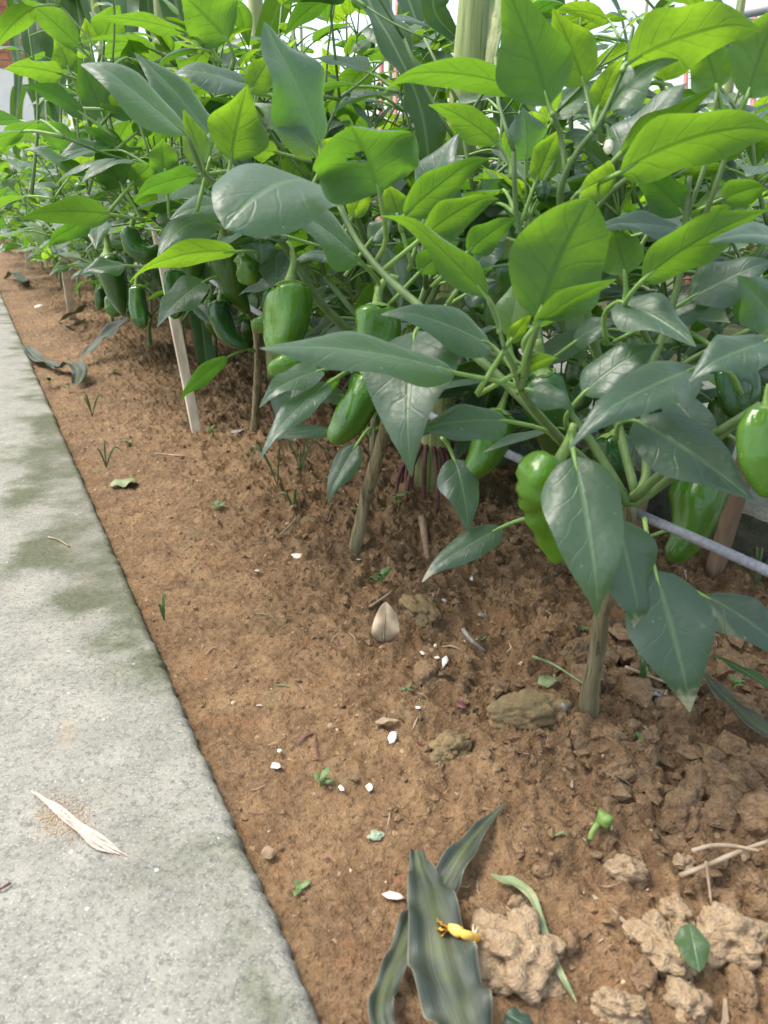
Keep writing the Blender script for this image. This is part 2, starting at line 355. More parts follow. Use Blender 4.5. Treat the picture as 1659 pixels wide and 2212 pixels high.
M['tan'] = simple('dry_leaf', (0.34, 0.26, 0.165), (0.47, 0.38, 0.26), 90, 0.7, 0.25, 0.0008, 200)
M['straw'] = simple('straw', (0.22, 0.16, 0.10), (0.40, 0.31, 0.21), 60, 0.8, 0.5, 0.001)
M['shell'] = simple('eggshell', (0.58, 0.56, 0.51), (0.72, 0.69, 0.64), 40, 0.5, 0.1, 0.0005)
M['pinkshell'] = simple('pink_eggshell', (0.66, 0.52, 0.42), (0.74, 0.62, 0.52), 60, 0.5, 0.1, 0.0005)
M['yellow'] = simple('yellow_petal', (0.78, 0.40, 0.03), (0.80, 0.55, 0.16), 60, 0.6, 0.4, 0.001)
M['white'] = simple('cream_bud', (0.62, 0.62, 0.42), (0.72, 0.72, 0.55), 60, 0.5, 0.2, 0.001)
M['seedling'] = simple('seedling_leaf', (0.06, 0.115, 0.035), (0.105, 0.175, 0.055), 90, 0.5, 0.2, 0.001)
M['pale_green'] = simple('faded_leaf', (0.13, 0.18, 0.075), (0.22, 0.26, 0.13), 70, 0.6, 0.3, 0.001, c3=(0.27, 0.23, 0.13))
M['lichen'] = simple('lichen', (0.20, 0.27, 0.18), (0.32, 0.38, 0.27), 200, 0.95, 0.8, 0.002)
M['grey'] = simple('grey_litter', (0.16, 0.15, 0.14), (0.30, 0.28, 0.26), 120, 0.8, 0.5, 0.001)
M['paper'] = simple('fibrous_straw', (0.40, 0.30, 0.235), (0.62, 0.52, 0.44), 260, 0.8, 0.8, 0.0015, 400, (1, 1, 1))
M['dust'] = simple('sandy_dust', (0.42, 0.30, 0.17), (0.54, 0.41, 0.26), 90, 0.9, 0.6, 0.001)
M['red'] = simple('faded_red_paint', (0.46, 0.13, 0.11), (0.56, 0.20, 0.17), 20, 0.5, 0.1, 0.001)
M['steel'] = simple('grey_steel', (0.33, 0.35, 0.38), (0.42, 0.44, 0.46), 20, 0.4, 0.1, 0.001)
M['brick'] = simple('brick', (0.34, 0.12, 0.06), (0.47, 0.21, 0.11), 9, 0.9, 0.5, 0.003, 60)
M['mortar'] = simple('mortar', (0.38, 0.34, 0.29), (0.48, 0.44, 0.38), 12, 0.9, 0.4, 0.003)
M['plaster'] = simple('plaster', (0.72, 0.69, 0.64), (0.80, 0.78, 0.73), 4, 0.9, 0.3, 0.003)
M['silk'] = simple('corn_silk', (0.50, 0.47, 0.12), (0.62, 0.55, 0.22), 60, 0.5, 0.2, 0.001)
M['far_ground'] = simple('far_ground', (0.085, 0.075, 0.035), (0.06, 0.09, 0.028), 5, 0.95, 0.5, 0.01, 20)

# ------------------------------------------------------------------ the ground
def sheet(name, S, T, zf, mat, kind='structure'):
    ss, tt = np.meshgrid(S, T, indexing='ij'); z = zf(ss, tt)
    V = np.stack([ss * DS[0] + tt * DT[0], ss * DS[1] + tt * DT[1], z], -1).reshape(-1, 3).astype(np.float32)
    n, m = len(S), len(T); i = np.arange(n - 1)[:, None] * m + np.arange(m - 1)[None]
    F = np.stack([i, i + m, i + m + 1, i + 1], -1).reshape(-1, 4)[:, ::-1]
    me = bpy.data.meshes.new(name); me.vertices.add(len(V)); me.vertices.foreach_set('co', V.ravel())
    me.loops.add(F.size); me.loops.foreach_set('vertex_index', F.ravel().astype(np.int32))
    me.polygons.add(len(F)); me.polygons.foreach_set('loop_start', np.arange(0, F.size, 4, dtype=np.int32))
    me.polygons.foreach_set('use_smooth', np.ones(len(F), bool)); me.update(calc_edges=True); me.materials.append(mat)
    return tag(add(name, me), kind=kind)
v = [ST(a, b, -0.09) for a, b in ((-150, -150), (-150, 150), (250, 150), (250, -150))]
tag(add('ground', mesh('ground', v, [(0, 1, 2, 3)], M['far_ground'])), kind='structure')
S = [-0.12]
while S[-1] < 14: S.append(S[-1] + 0.0023 * max(1.0, (abs(S[-1]) + 0.25) / 0.75))
sheet('soil_bed', np.array(S), np.arange(0.085, 0.925, 0.0027), soil_z, M['soil'])
sheet('soil_far_bed', np.arange(-1, 14, 0.06), np.arange(1.62, 7, 0.06), lambda s, t: -0.02 + 0.05 * pnoise(s * 3, t * 3, 8), M['far_ground'])

def slab(name, t0, t1, z1, z0, mat_top, mat_side, s0=-1.5, s1=14, edge=0, rag=0.004, seed=1):
    """concrete slab; the side named by edge (0: at t0, 1: at t1) is worn and ragged"""
    V, F, fm = [], [], []; s = [s0]; 
    while s[-1] < s1: s.append(s[-1] + 0.004 * max(1, abs(s[-1]) / 0.7))
    s = np.array(s); j = rag * (pnoise(s * 9, seed, 0) * 0.5 + pnoise(s * 45, seed, 1) * 0.7 + pnoise(s * 120, seed, 2) * 0.9 - 1.6 * np.maximum(0, pnoise(s * 22, seed, 7) - 0.28) + pnoise(s * 300, seed, 3) * 0.5)
    jz = rag * 0.5 * (pnoise(s * 60, seed, 5))
    e = (t0 + j) if edge == 0 else (t1 + j); sg = 1 if edge == 0 else -1; far = t1 if edge == 0 else t0
    cols = [(e + sg * 0.0, z0), (e, z1 - 0.010 + jz), (e + sg * 0.0035, z1 - 0.0025 + jz), (e + sg * 0.010, z1 + 0 * jz), (e * 0 + far, z1), (e * 0 + far, z0)]
    m = len(cols)
    for i in range(len(s)):
        for (tt, zz) in cols: V.append(ST(s[i], tt[i], zz if np.isscalar(zz) else zz[i]))
    for i in range(len(s) - 1):
        for c in range(m - 1):
            q = (i * m + c, i * m + c + 1, (i + 1) * m + c + 1, (i + 1) * m + c)
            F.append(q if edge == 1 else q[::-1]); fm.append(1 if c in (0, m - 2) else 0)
    return tag(add(name, mesh(name, V, F, [mat_top, mat_side], True, fm)), kind='structure')
slab('path', -4.0, PATH_T, PATH_Z, -0.08, M['path'], M['path'], edge=1, rag=0.0056, seed=3)
slab('kerb_path', KERB_T, 1.60, KERB_Z, -0.08, M['kerb'], M['kerb_side'], edge=0, rag=0.009, seed=8)

# loose crumbs of soil and grit, too many to count
def blob_proto(seed, sub=1):
    import bmesh
    bm = bmesh.new(); bmesh.ops.create_icosphere(bm, subdivisions=sub, radius=1); V = np.array([v.co[:] for v in bm.verts]); F = [tuple(v.index for v in f.verts) for f in bm.faces]; bm.free(); return V, F
rs = np.random.RandomState(11)
BV, BF = blob_proto(0, 1); BF = np.array(BF)
def scatter(name, n, size, mat, sfun, label=None):
    VV, FF = [], []
    for i in range(n):
        s, t, r = sfun(); z = float(soil_z(s, t))
        k = 1 + 0.95 * (rs.rand(len(BV), 1) - 0.5); k = np.where(BV @ (rs.rand(3, 1) - 0.5) > 0.25, k * 0.6, k)
        v = BV * k * r * np.array([1, 0.65 + 0.5 * rs.rand(), 0.5 + 0.4 * rs.rand()])
        a = rs.rand() * 6.28; c, d = math.cos(a), math.sin(a); v = v @ np.array([[c, d, 0], [-d, c, 0], [0, 0, 1]])
        p = ST(s, t, z + r * 0.02); VV.append(v + np.array(p[:])); FF.append(BF + i * len(BV))
    VV = np.concatenate(VV); FF = np.concatenate(FF)
    o = add(name, mesh(name, VV.tolist(), FF.tolist(), mat, False)); return tag(o, label, None, None, 'stuff')
def near(tpow, rmin, rmax, s0=0.1, s1=1.9):
    def f():
        s = s0 + (s1 - s0) * rs.rand() ** 1.6; t = 0.115 + 0.77 * rs.rand() ** tpow
        return s, t, (rmin + (rmax - rmin) * rs.rand() ** 3) * (0.6 + 0.9 * float(sstep(0.15, 0.45, t)))
    return f
tag(scatter('soil_crumbs', 9500, 1, M['clod_damp'], near(0.9, 0.0009, 0.0050)), 'loose brown crumbs of soil over the bed', 'soil')
tag(scatter('pale_grit', 420, 1, M['dust'], near(1.0, 0.0008, 0.0030)), 'pale grit and tiny stones on the soil', 'grit')
def litter(name, n, mat, label, cat):
    parts = []
    for i in range(n):
        s = 0.12 + 1.9 * rs.rand() ** 1.5; t = 0.13 + 0.74 * rs.rand() ** 0.8; L = (0.002 + 0.010 * rs.rand() ** 2); a = rs.rand() * 6.28; b_ = a + rs.normal() * 0.5
        P_ = [ST(s, t), ST(s + L * math.cos(a), t + L * math.sin(a)), ST(s + L * math.cos(a) + L * math.cos(b_), t + L * math.sin(a) + L * math.sin(b_))]
        for p in P_: p.z = float(soil_z(*to_st(p))) + 0.0008 + 0.002 * rs.rand()
        w = 0.0004 + 0.0016 * rs.rand() ** 3; x = (P_[2] - P_[0]); x = Vector((-x.y, x.x, 0)).normalized() * w; up = Vector((0, 0, w * 0.5))
        V = [P_[0] - x * 0.5, P_[0] + x * 0.5, P_[1] - x + up, P_[1] + x + up, P_[2] - x * 0.3, P_[2] + x * 0.3]; V += [v - Vector((0, 0, 0.0005)) for v in V]
        parts.append((V, [(0, 1, 3, 2), (2, 3, 5, 4), (6, 8, 9, 7), (8, 10, 11, 9), (0, 2, 8, 6), (2, 4, 10, 8), (1, 7, 9, 3), (3, 9, 11, 5)]))
    V, F = join(parts); return tag(add(name, mesh(name, V, F, mat, False)), label, cat, None, 'stuff')
litter('straw_litter', 420, M['straw'], 'scattered straw bits and dry fibres over the soil', 'litter')
litter('dark_litter', 200, M['root'], 'scattered dark rotten leaf crumbs over the soil', 'litter')
litter('pale_litter', 110, M['pale_green'], 'scattered faded leaf scraps over the soil', 'litter')
def coarse():
    s = 0.10 + 0.42 * rs.rand(); t = 0.31 + 0.37 * rs.rand() ** 0.75
    return s, t, (0.003 + 0.013 * rs.rand() ** 2.2) * (0.55 + 0.6 * float(sstep(0.34, 0.46, t)))
tag(scatter('soil_lumps', 900, 1, M['clod_damp'], coarse), 'small damp lumps of broken soil right of the front plant', 'soil')

# ------------------------------------------------------------------ leaves
def blade(L, Wd, arch=0.06, fold=0.25, wave=0.03, bow=0.0, droop=0.15, a=0.75, b=1.15, nv=16, nu=8, seed=0, twist=0.0, bite=None, curl=0.0):
    """leaf blade from the origin to (0, L, 0): top side +Z. Returns verts, faces, uv"""
    rnd = random.Random(seed); p1, p2, p3 = (rnd.uniform(0, 6.28) for _ in range(3))
    vm = a / (a + b); mx = vm ** a * (1 - vm) ** b; V, F, UV = [], [], []
    for i in range(nv + 1):
        v = i / nv; vv = v ** 0.92; w = (max(vv, 0) ** a * (1 - vv) ** b) / mx
        w = w * (1 + 0.03 * math.sin(9 * v + p3)) * Wd / 2 + (0.0008 if 0 < i < nv else 0.0006)
        cz = arch * L * 4 * v * (1 - v) - curl * L * max(0.0, v - 0.72) ** 2 * 2.2; cx = bow * L * 4 * v * (1 - v); tw = twist * (v - 0.3)
        for j in range(nu + 1):
            u = 2 * j / nu - 1; x = u * w
            z = fold * abs(x) * (1 - 0.35 * abs(u)) - droop * w * u * u * u * u
            z += wave * w * u * u * math.sin(10 * v + (p1 if u > 0 else p2)) * 1.6
            q = (v ** 0.85 * 6 - abs(u) ** 0.75 * 1.35) % 1.0; z += 0.016 * w * math.sin(math.pi * q) * (1 - u * u) * 0.9
            x2 = x * math.cos(tw) - z * math.sin(tw); z2 = x * math.sin(tw) + z * math.cos(tw)
            V.append(Vector((cx + x2, v * L, cz + z2))); UV.append(((u + 1) / 2, v))
    for i in range(nv):
        for j in range(nu):
            if bite and bite(i / nv, 2 * (j + 0.5) / nu - 1): continue
            q = i * (nu + 1) + j; F.append((q, q + 1, q + nu + 2, q + nu + 1))
    return V, F, UV
LEAFSET = []                       # shared leaf meshes: petiole from the node at the origin, then a blade of length 1
for i in range(12):
    rnd = random.Random(40 + i); pl = rnd.uniform(0.32, 0.55)
    dr = rnd.uniform(0.2, 0.9)      # how far the blade bends down from the petiole
    V, F, UV = blade(1.0, rnd.uniform(0.42, 0.60), rnd.uniform(0.02, 0.13), rnd.uniform(0.1, 0.45), rnd.uniform(0.02, 0.10), rnd.uniform(-0.05, 0.05), rnd.uniform(0.05, 0.4), rnd.uniform(0.68, 0.90), rnd.uniform(1.15, 1.5), 12, 6, i, rnd.uniform(-0.4, 0.4))
    Rm = Matrix.Rotation(-dr, 3, 'X'); end = Vector((0, pl, 0.10 * pl)); V = [end + Rm @ p for p in V]
    n0 = len(F); pts = [Vector((0, 0, 0)), Vector((0, pl * 0.55, 0.09 * pl)), end, end + Rm @ Vector((0, 0.10, 0.004))]
    v2, f2 = tube(pts, [0.024, 0.018, 0.014, 0.006], 5, 2); o = len(V); V += v2; UV += [(0.5, 0.0)] * len(v2); F += [tuple(k + o for k in q) for q in f2]
    LEAFSET.append(mesh('pepper_leaf', V, F, [M['leaf'], M['petiole']], True, [0] * n0 + [1] * len(f2), UV))
def put_leaf(parent, node, d, up, size, young=0.2, k=None, rnd=random):
    y = d.normalized(); z = (up - y * up.dot(y)); z = z.normalized() if z.length > 1e-4 else y.orthogonal().normalized(); x = y.cross(z)
    Mx = Matrix(((x.x * size, y.x * size, z.x * size, node.x), (x.y * size, y.y * size, z.y * size, node.y), (x.z * size, y.z * size, z.z * size, node.z), (0, 0, 0, 1)))
    o = add('leaf', LEAFSET[k if k is not None else rnd.randrange(len(LEAFSET))], parent, Mx); o.color = (young, 0.35 if rnd.random() < 0.12 else 0, rnd.random(), 1); return o

def hero_leaf(parent, bx, by, tx, ty, w, d, dt=None, side='T', roll=25, young=0.1, att=None, arch=None, fold=None, a=None, b=None, bow=0.0, spoil=0, twist=None, bite=None, label=None, nv=20, nu=10):
    """a leaf seen in the photograph: blade base and tip, its breadth, its distance"""
    dt = d if dt is None else dt; B, T = W(bx, by, d), W(tx, ty, dt); L = (T - B).length
    rnd = random.Random(int(bx * 7 + by * 13 + tx)); y = (T - B).normalized(); mid = (B + T) / 2
    view = (Vector((0, 0, CAM_H)) - mid).normalized(); n0 = (view - y * view.dot(y)).normalized()
    best = None
    for sg in (1, -1):
        n = Matrix.Rotation(R(roll) * sg, 3, y) @ n0
        if side == 'U': n = -n
        if best is None or n.z > best.z: best = n
    z = best; x = y.cross(z); Wd = w * (d + dt) / 2 / FPX / max(0.3, math.cos(R(roll)))
    V, F, UV = blade(L, Wd, rnd.uniform(0.03, 0.09) if arch is None else arch, rnd.uniform(0.12, 0.32) if fold is None else fold, rnd.uniform(0.06, 0.17), bow, rnd.uniform(0.05, 0.35), a or 0.78, b or 1.28, nv, nu, rnd.randrange(999), rnd.uniform(-0.4, 0.4) if twist is None else twist, bite, rnd.uniform(-0.1, 0.8))
    Rm = Matrix((x, y, z)).transposed(); V = [B + Rm @ p for p in V]; n0f = len(F); fm = [0] * n0f
    inner = B + y * (0.12 * L) + z * ((0.05 if arch is None else arch) * 0.42 * L)
    if att is not None:
        A = W(att[0], att[1], att[2] if len(att) > 2 else d); c = (A + B) / 2 - y * 0.15 * (A - B).length + Vector((0, 0, 0.02 * (A - B).length))
        c = A.lerp(B - y * (A - B).length * 0.35, 0.6)
        pts, rr = [A, c, B, inner], [0.0022, 0.0018, 0.0016, 0.0006]
    else: pts, rr = [B - y * 0.035 + Vector((0, 0, -0.006)), B, inner], [0.0020, 0.0016, 0.0006]
    v2, f2 = tube(pts, rr, 6, 3); o = len(V); V += v2; UV += [(0.5, 0)] * len(v2); F += [tuple(q + o for q in f) for f in f2]; fm += [1] * len(f2)
    ob = add('leaf', mesh('leaf', V, F, [M['leaf'], M['petiole']], True, fm, UV), parent); ob.color = (young, spoil, rnd.random(), 1)
    if label: ob['label'] = label
    return ob

# ------------------------------------------------------------------ peppers
def pepper(parent, pts, wid, d, bright=0.5, stalk=None, lob=0.07, seed=0, crumple=0.0, label=None, sw=13):
    """pts: spine in the photograph from shoulder to tip; wid: breadth there in pixels; d: distance (or list)"""
    rnd = random.Random(seed); ds = d if isinstance(d, (list, tuple)) else [d] * len(pts)
    P = [W(x, y, q) for (x, y), q in zip(pts, ds)]; Rr = [w * q / FPX / 2 for w, q in zip(wid, ds)]
    P, Rr = smooth_pts(P, Rr, 8); T, N = frames(P); n = len(P); sides = 20; V, F = [], []; p1, p2 = rnd.uniform(0, 6), rnd.uniform(0, 6)
    arc = [0]
    for i in range(1, n): arc.append(arc[-1] + (P[i] - P[i - 1]).length)
    Lt = arc[-1]; r0 = Rr[0]
    for i in range(n):
        s = arc[i]; dome = min(1, math.sqrt(max(0, 1 - max(0, 1 - (s / (r0 * 0.55) + 0.18)) ** 2))); tipd = max(0, Lt - s); tr = Rr[-1] * 1.1 + 1e-5
        tipf = min(1, math.sqrt(max(0, 1 - max(0, 1 - tipd / tr) ** 2))); r = Rr[i] * dome * max(tipf, 0.04); b = T[i].cross(N[i])
        for j in range(sides):
            a = 2 * math.pi * j / sides; f = 1 + lob * math.cos(3 * a + p1 + 0.5 * s / Lt) + lob * 0.5 * math.cos(2 * a + p2)
            q = P[i] + (N[i] * math.cos(a) + b * math.sin(a)) * r * f
            if crumple: q = q + (N[i] * math.cos(a) + b * math.sin(a)) * r * crumple * float(pnoise(q.x * 75 + seed, q.y * 75, q.z * 75))
            else: q = q + (N[i] * math.cos(a) + b * math.sin(a)) * r * (0.42 * float(pnoise(math.cos(a) * 1.9 + seed, math.sin(a) * 1.9, s / Lt * 1.6)) + 0.10 * float(pnoise(q.x * 85 + seed, q.y * 85, q.z * 42)))
            V.append(q)
    for i in range(n - 1):
        for j in range(sides):
            k = (j + 1) % sides; F.append((i * sides + j, i * sides + k, (i + 1) * sides + k, (i + 1) * sides + j))
    F.append(tuple(range(sides - 1, -1, -1))); m = (n - 1) * sides; F.append(tuple(range(m, m + sides)))
    o = add('pepper', mesh('pepper', V, F, M['pepper']), parent); o.color = (bright, 0, 0, 1)
    if label: o['label'] = label
    # calyx: a scalloped cap, and the stalk
    t0, n0 = T[0], N[0]; b0 = t0.cross(n0); cv, cf = [], []; K = 18; rc = r0 * 0.80
    for i, (fr, dz) in enumerate(((0.10, -0.10), (0.45, -0.13), (0.75, -0.05), (1.0, 0.08))):
        for j in range(K):
            a = 2 * math.pi * j / K; sc = 1 + (0.14 * math.cos(6 * a) if i == 3 else 0)
            cv.append(P[0] + (n0 * math.cos(a) + b0 * math.sin(a)) * rc * fr * sc + t0 * (dz * r0 + (0.06 * r0 * (1 + math.cos(6 * a)) if i == 3 else 0)))
    for i in range(3):
        for j in range(K): k = (j + 1) % K; cf.append((i * K + j, i * K + k, (i + 1) * K + k, (i + 1) * K + j))
    cf.append(tuple(range(K)))
    c = add('calyx', mesh('calyx', cv, [q[::-1] for q in cf], M['calyx']), o)
    if stalk:
        sp = [W(x, y, (q[0] if q else ds[0])) for x, y, *q in stalk] + [P[0] + t0 * 0.0, P[0] + t0 * r0 * 0.1]
        rr = [sw * ds[0] / FPX / 2 * f for f in np.linspace(0.75, 1.0, len(sp) - 2)] + [r0 * 0.30, r0 * 0.34]
        vv, ff = tube(sp, rr, 8, 4); add('stalk', mesh('stalk', vv, ff, M['calyx']), o)
    return o
# a shared set for peppers hanging deep inside the plants
def pepper_proto(seed):
    rnd = random.Random(seed); P = [Vector((0, 0, -0.02)), Vector((0.02, 0, -0.35)), Vector((rnd.uniform(-0.1, 0.1), 0, -0.7)), Vector((rnd.uniform(-0.35, 0.35), 0.05, -1.0))]
    pts, rr = smooth_pts(P, [0.20, 0.235, 0.17, 0.05], 5); T, N = frames(pts); V, F = [], []; s = 12
    for i, (p, r, t, nn) in enumerate(zip(pts, rr, T, N)):
        b = t.cross(nn); r *= (0.55, 0.9)[i] if i < 2 else 1
        for j in range(s):
            a = 2 * math.pi * j / s; V.append(p + (nn * math.cos(a) + b * math.sin(a)) * r * (1 + 0.09 * math.cos(3 * a + seed) + 0.1 * float(pnoise(p.z * 5, a, seed))))
    for i in range(len(pts) - 1):
        for j in range(s): k = (j + 1) % s; F.append((i * s + j, i * s + k, (i + 1) * s + k, (i + 1) * s + j))
    F.append(tuple(range(s - 1, -1, -1))); m = (len(pts) - 1) * s; F.append(tuple(range(m, m + s)))
    return mesh('pepper', V, F, M['pepper'])
PEPSET = [pepper_proto(i) for i in range(4)]
v1, f1 = tube([(0, 0, 0.30), (0.03, 0, 0.16), (0, 0, 0), (0, 0, -0.03)], [0.045, 0.045, 0.08, 0.15], 8, 3); STALK = mesh('stalk', v1, f1, M['calyx'])

# ------------------------------------------------------------------ pepper plants
GROUND_POLY = [(0, 545), (110, 585), (230, 690), (330, 760), (430, 800), (545, 770), (590, 840), (690, 890), (760, 930), (900, 985), (1000, 1010), (1110, 1120), (1240, 1330), (1380, 1400), (1500, 1500), (1700, 1400), (1700, 2400), (-200, 2400), (-200, 545)]
CORN_CLEAR = [(725, -200), (1120, -200), (1110, 160), (1090, 350), (850, 345), (790, 170), (725, 60)]      # where the nearest corn stands clear of the pepper leaves
def inside(px, py, poly):
    c = False; j = len(poly) - 1
    for i in range(len(poly)):
        (xi, yi), (xj, yj) = poly[i], poly[j]
        if (yi > py) != (yj > py) and px < (xj - xi) * (py - yi) / (yj - yi) + xi: c = not c
        j = i
    return c
def ok_leaf(p, q, dmin):
    x, y, d = proj(q); x0, y0, d0 = proj(p)
    if d < dmin or d0 < dmin: return False
    if d < 1.02 and max(abs(x - x0), 1) and (inside(x, y, CORN_CLEAR) or inside((x + x0) / 2, (y + y0) / 2, CORN_CLEAR)): return False
    if d < 1.9 and 560 < (x + x0) / 2 < 690 and (y + y0) / 2 < 120: return False
    if d < 3.2 and (inside(x, y, GROUND_POLY) or inside((x + x0) / 2, (y + y0) / 2 + 10, GROUND_POLY)): return False
    return True
LEAFCOUNT = []
def grow(plant, base, seed, height=0.55, spread=1.0, dmin=0.3, leaf=0.095, levels=5, fruit=6, objects=True, woody=True, stem_pts=None, r0=0.008, leafp=1.0, fork=0.28, cap=295):
    rnd = random.Random(seed); nodes = []; wood = {}; stems = []
    def rec(p, d, L, r, lev, key):
        q = p + d * L
        if lev > 1:
            x, y, dd = proj(q)
            if dd < dmin * 0.8 or (dd < 3.2 and inside(x, y, GROUND_POLY)): nodes.append((p, d, 9)); return
        mid = (p + q) / 2 + Vector((rnd.uniform(-1, 1), rnd.uniform(-1, 1), 0)) * 0.06 * L
        wood.setdefault(key, []).append(([p, mid, q], [r, r * 0.92, r * 0.85], lev)); nodes.append((q, d, lev))
        if lev <= 3: nodes.append((mid, d, lev))
        if lev >= levels or q.z > height * 1.08: nodes.append((q, d, 9)); return
        ang = rnd.uniform(0, 6.28); perp = Matrix.Rotation(ang, 3, d) @ d.orthogonal().normalized()
        for sg in (1, -1):
            nd = (d * 0.80 + perp * sg * rnd.uniform(0.38, 0.72) * spread + Vector((0, 0, 0.22))).normalized()
            if lev >= 3 and rnd.random() < 0.15: nodes.append((q, d, 9)); continue
            rec(q, nd, L * rnd.uniform(0.80, 0.98), r * 0.74, lev + 1, key if lev > 0 else '%s%d' % (key, sg))
    stem = stem_pts or [base + Vector((0, 0, -0.03)), base + Vector((rnd.uniform(-0.01, 0.01), rnd.uniform(-0.01, 0.01), height * fork * 0.5)), base + Vector((rnd.uniform(-0.02, 0.02), rnd.uniform(-0.02, 0.02), height * fork))]
    vv, ff = tube(stem, [r0 * f for f in np.linspace(1.15, 0.9, len(stem))], 9, 4, 0.05, seed)
    add('stem', mesh('stem', vv, ff, M['wood'] if woody else M['stem']), plant)
    top = stem[-1]; n = rnd.choice((2, 3, 3)); a0 = rnd.uniform(0, 6.28)
    for i in range(n):
        a = a0 + i * 6.28 / n + rnd.uniform(-0.3, 0.3)
        rec(top, Vector((math.cos(a) * 0.62 * spread, math.sin(a) * 0.62 * spread, 0.8)).normalized(), height * rnd.uniform(0.17, 0.22), r0 * 0.66, 1, 'b%d' % i)
    leaves = []
    for (q, d, lev) in nodes:
        n = 5 if lev == 9 else (3 if rnd.random() < 0.7 else 2)
        for i in range(n):
            if rnd.random() > leafp: continue
            a = rnd.uniform(0, 6.28); out = Vector((math.cos(a), math.sin(a), 0)); rad = (q - top); rad.z = 0
            if rad.length > 0.01: out = (out + rad.normalized() * 0.7).normalized()
            if lev == 9: dr = (out * 0.6 + Vector((0, 0, rnd.uniform(0.4, 1.2)))).normalized(); sz = leaf * rnd.uniform(0.35, 0.8); yg = rnd.uniform(0.45, 1.0)
            else: dr = (out + Vector((0, 0, rnd.uniform(-0.15, 0.5)))).normalized(); sz = leaf * rnd.uniform(0.65, 1.18); yg = max(0, min(0.6, rnd.gauss(0.12 + 0.35 * max(0, q.z / height - 0.55), 0.1)))
            tip = q + dr * sz * 1.2 + Vector((0, 0, -0.4 * sz))
            if tip.z < 0.05 or not ok_leaf(q, tip, dmin): continue
            up = (Vector((0, 0, 1)) + Vector((rnd.uniform(-1, 1), rnd.uniform(-1, 1), 0)) * 0.45)
            leaves.append((q, dr, up, sz, yg, rnd.randrange(len(LEAFSET)), lev))
    rnd.shuffle(leaves); leaves = leaves[:cap]; LEAFCOUNT.append(len(leaves))
    used = {}
    for x in leaves: used[tuple(round(c, 4) for c in x[0])] = 1
    for key, segs in wood.items():
        keep = []; need = set()
        for (p, r, lev) in reversed(segs):                 # children come after their parents
            kq = tuple(round(c, 4) for c in p[2]); km = tuple(round(c, 4) for c in p[1])
            if lev <= 2 or kq in used or km in used or kq in need: keep.append((p, r)); need.add(tuple(round(c, 4) for c in p[0]))
        if not keep: continue
        V, F = join([tube(p, r, 6, 2) for p, r in keep]); add('branch', mesh('branch', V, F, M['stem']), plant)
    if objects:
        for (q, dr, up, sz, yg, k, lev) in leaves: put_leaf(plant, q, dr, up, sz, yg, k, rnd)
    else:
        VV, FF, UU, fm = [], [], [], []
        for (q, dr, up, sz, yg, k, lev) in leaves:
            V, F, UV = blade(sz * 1.25, sz * 0.6, 0.08, 0.3, 0.05, 0, 0.2, nv=5, nu=2, seed=k)
            y = (dr + Vector((0, 0, -0.25))).normalized(); z = (up - y * up.dot(y)).normalized(); Rm = Matrix((y.cross(z), y, z)).transposed(); o = len(VV)
            VV += [q + Rm @ p for p in V]; FF += [tuple(i + o for i in f) for f in F]; UU += UV
        if VV:
            o = add('crown', mesh('crown', VV, FF, M['leaf'], True, None, UU), plant); o.color = (0.35, 0, 0, 1)
    cand = [x for x in nodes if 1 < x[2] < 9 and x[0].z < height * 0.85]; rnd.shuffle(cand)
    for (q, d, lev) in cand[:fruit]:
        p = q + Vector((rnd.uniform(-1, 1), rnd.uniform(-1, 1), 0)).normalized() * 0.02 + Vector((0, 0, -0.03))
        if not ok_leaf(p, p + Vector((0, 0, -0.07)), dmin) or p.z < 0.13: continue
        sz = rnd.uniform(0.06, 0.095); Mx = Matrix.Translation(p) @ Matrix.Rotation(rnd.uniform(0, 6.28), 4, 'Z') @ Matrix.Rotation(rnd.uniform(-0.25, 0.25), 4, 'X') @ Matrix.Scale(sz, 4)
        o = add('pepper', rnd.choice(PEPSET), plant, Mx); o.color = (rnd.uniform(0.1, 0.5), 0, 0, 1); add('stalk', STALK, o, Mx)
    return nodes
def branch(plant, pts, wid, mat='stem', name='branch', sides=8, knobs=0.03):
    """pts: (x, y, distance) in the photograph; wid: breadth in pixels at the ends"""
    P = [W(*p) for p in pts]; w = np.linspace(wid[0], wid[-1], len(pts)) if len(wid) == 2 else wid
    vv, ff = tube(P, [x * p[2] / FPX / 2 for x, p in zip(w, pts)], sides, 5, knobs, len(pts)); return add(name, mesh(name, vv, ff, M[mat]), plant)
FRONT = 'pepper plants in the front row by the path'
def base_at(s, t): return ST(s, t, float(soil_z(s, t)))

# --- first plant of the row, nearest the camera
p1 = thing('pepper_plant', base_at(0.427, 0.428), 'nearest pepper plant, its thick brown stem rising from the soil at lower right', 'plant', FRONT)
P = [W(1258, 1600, 0.71), W(1268, 1545, 0.70), W(1276, 1480, 0.685), W(1291, 1400, 0.67), W(1300, 1320, 0.65), W(1325, 1240, 0.63), W(1345, 1170, 0.615), W(1358, 1088, 0.60)]
vv, ff = tube(P, [w * d / FPX / 2 for w, d in zip((60, 46, 38, 35, 34, 32, 33, 42), (0.71, 0.70, 0.685, 0.67, 0.65, 0.63, 0.615, 0.60))], 14, 5, 0.07, 4)
add('stem', mesh('stem', vv, ff, M['wood']), p1)
branch(p1, [(1358, 1092, 0.60), (1300, 1030, 0.585), (1215, 955, 0.57), (1150, 885, 0.565), (1062, 800, 0.57), (980, 730, 0.585), (904, 660, 0.60), (829, 592, 0.62), (770, 520, 0.64), (735, 445, 0.65)], (26, 14))
branch(p1, [(1358, 1092, 0.60), (1440, 1035, 0.59), (1530, 960, 0.575), (1600, 905, 0.56), (1665, 865, 0.54), (1740, 780, 0.52)], (30, 16))
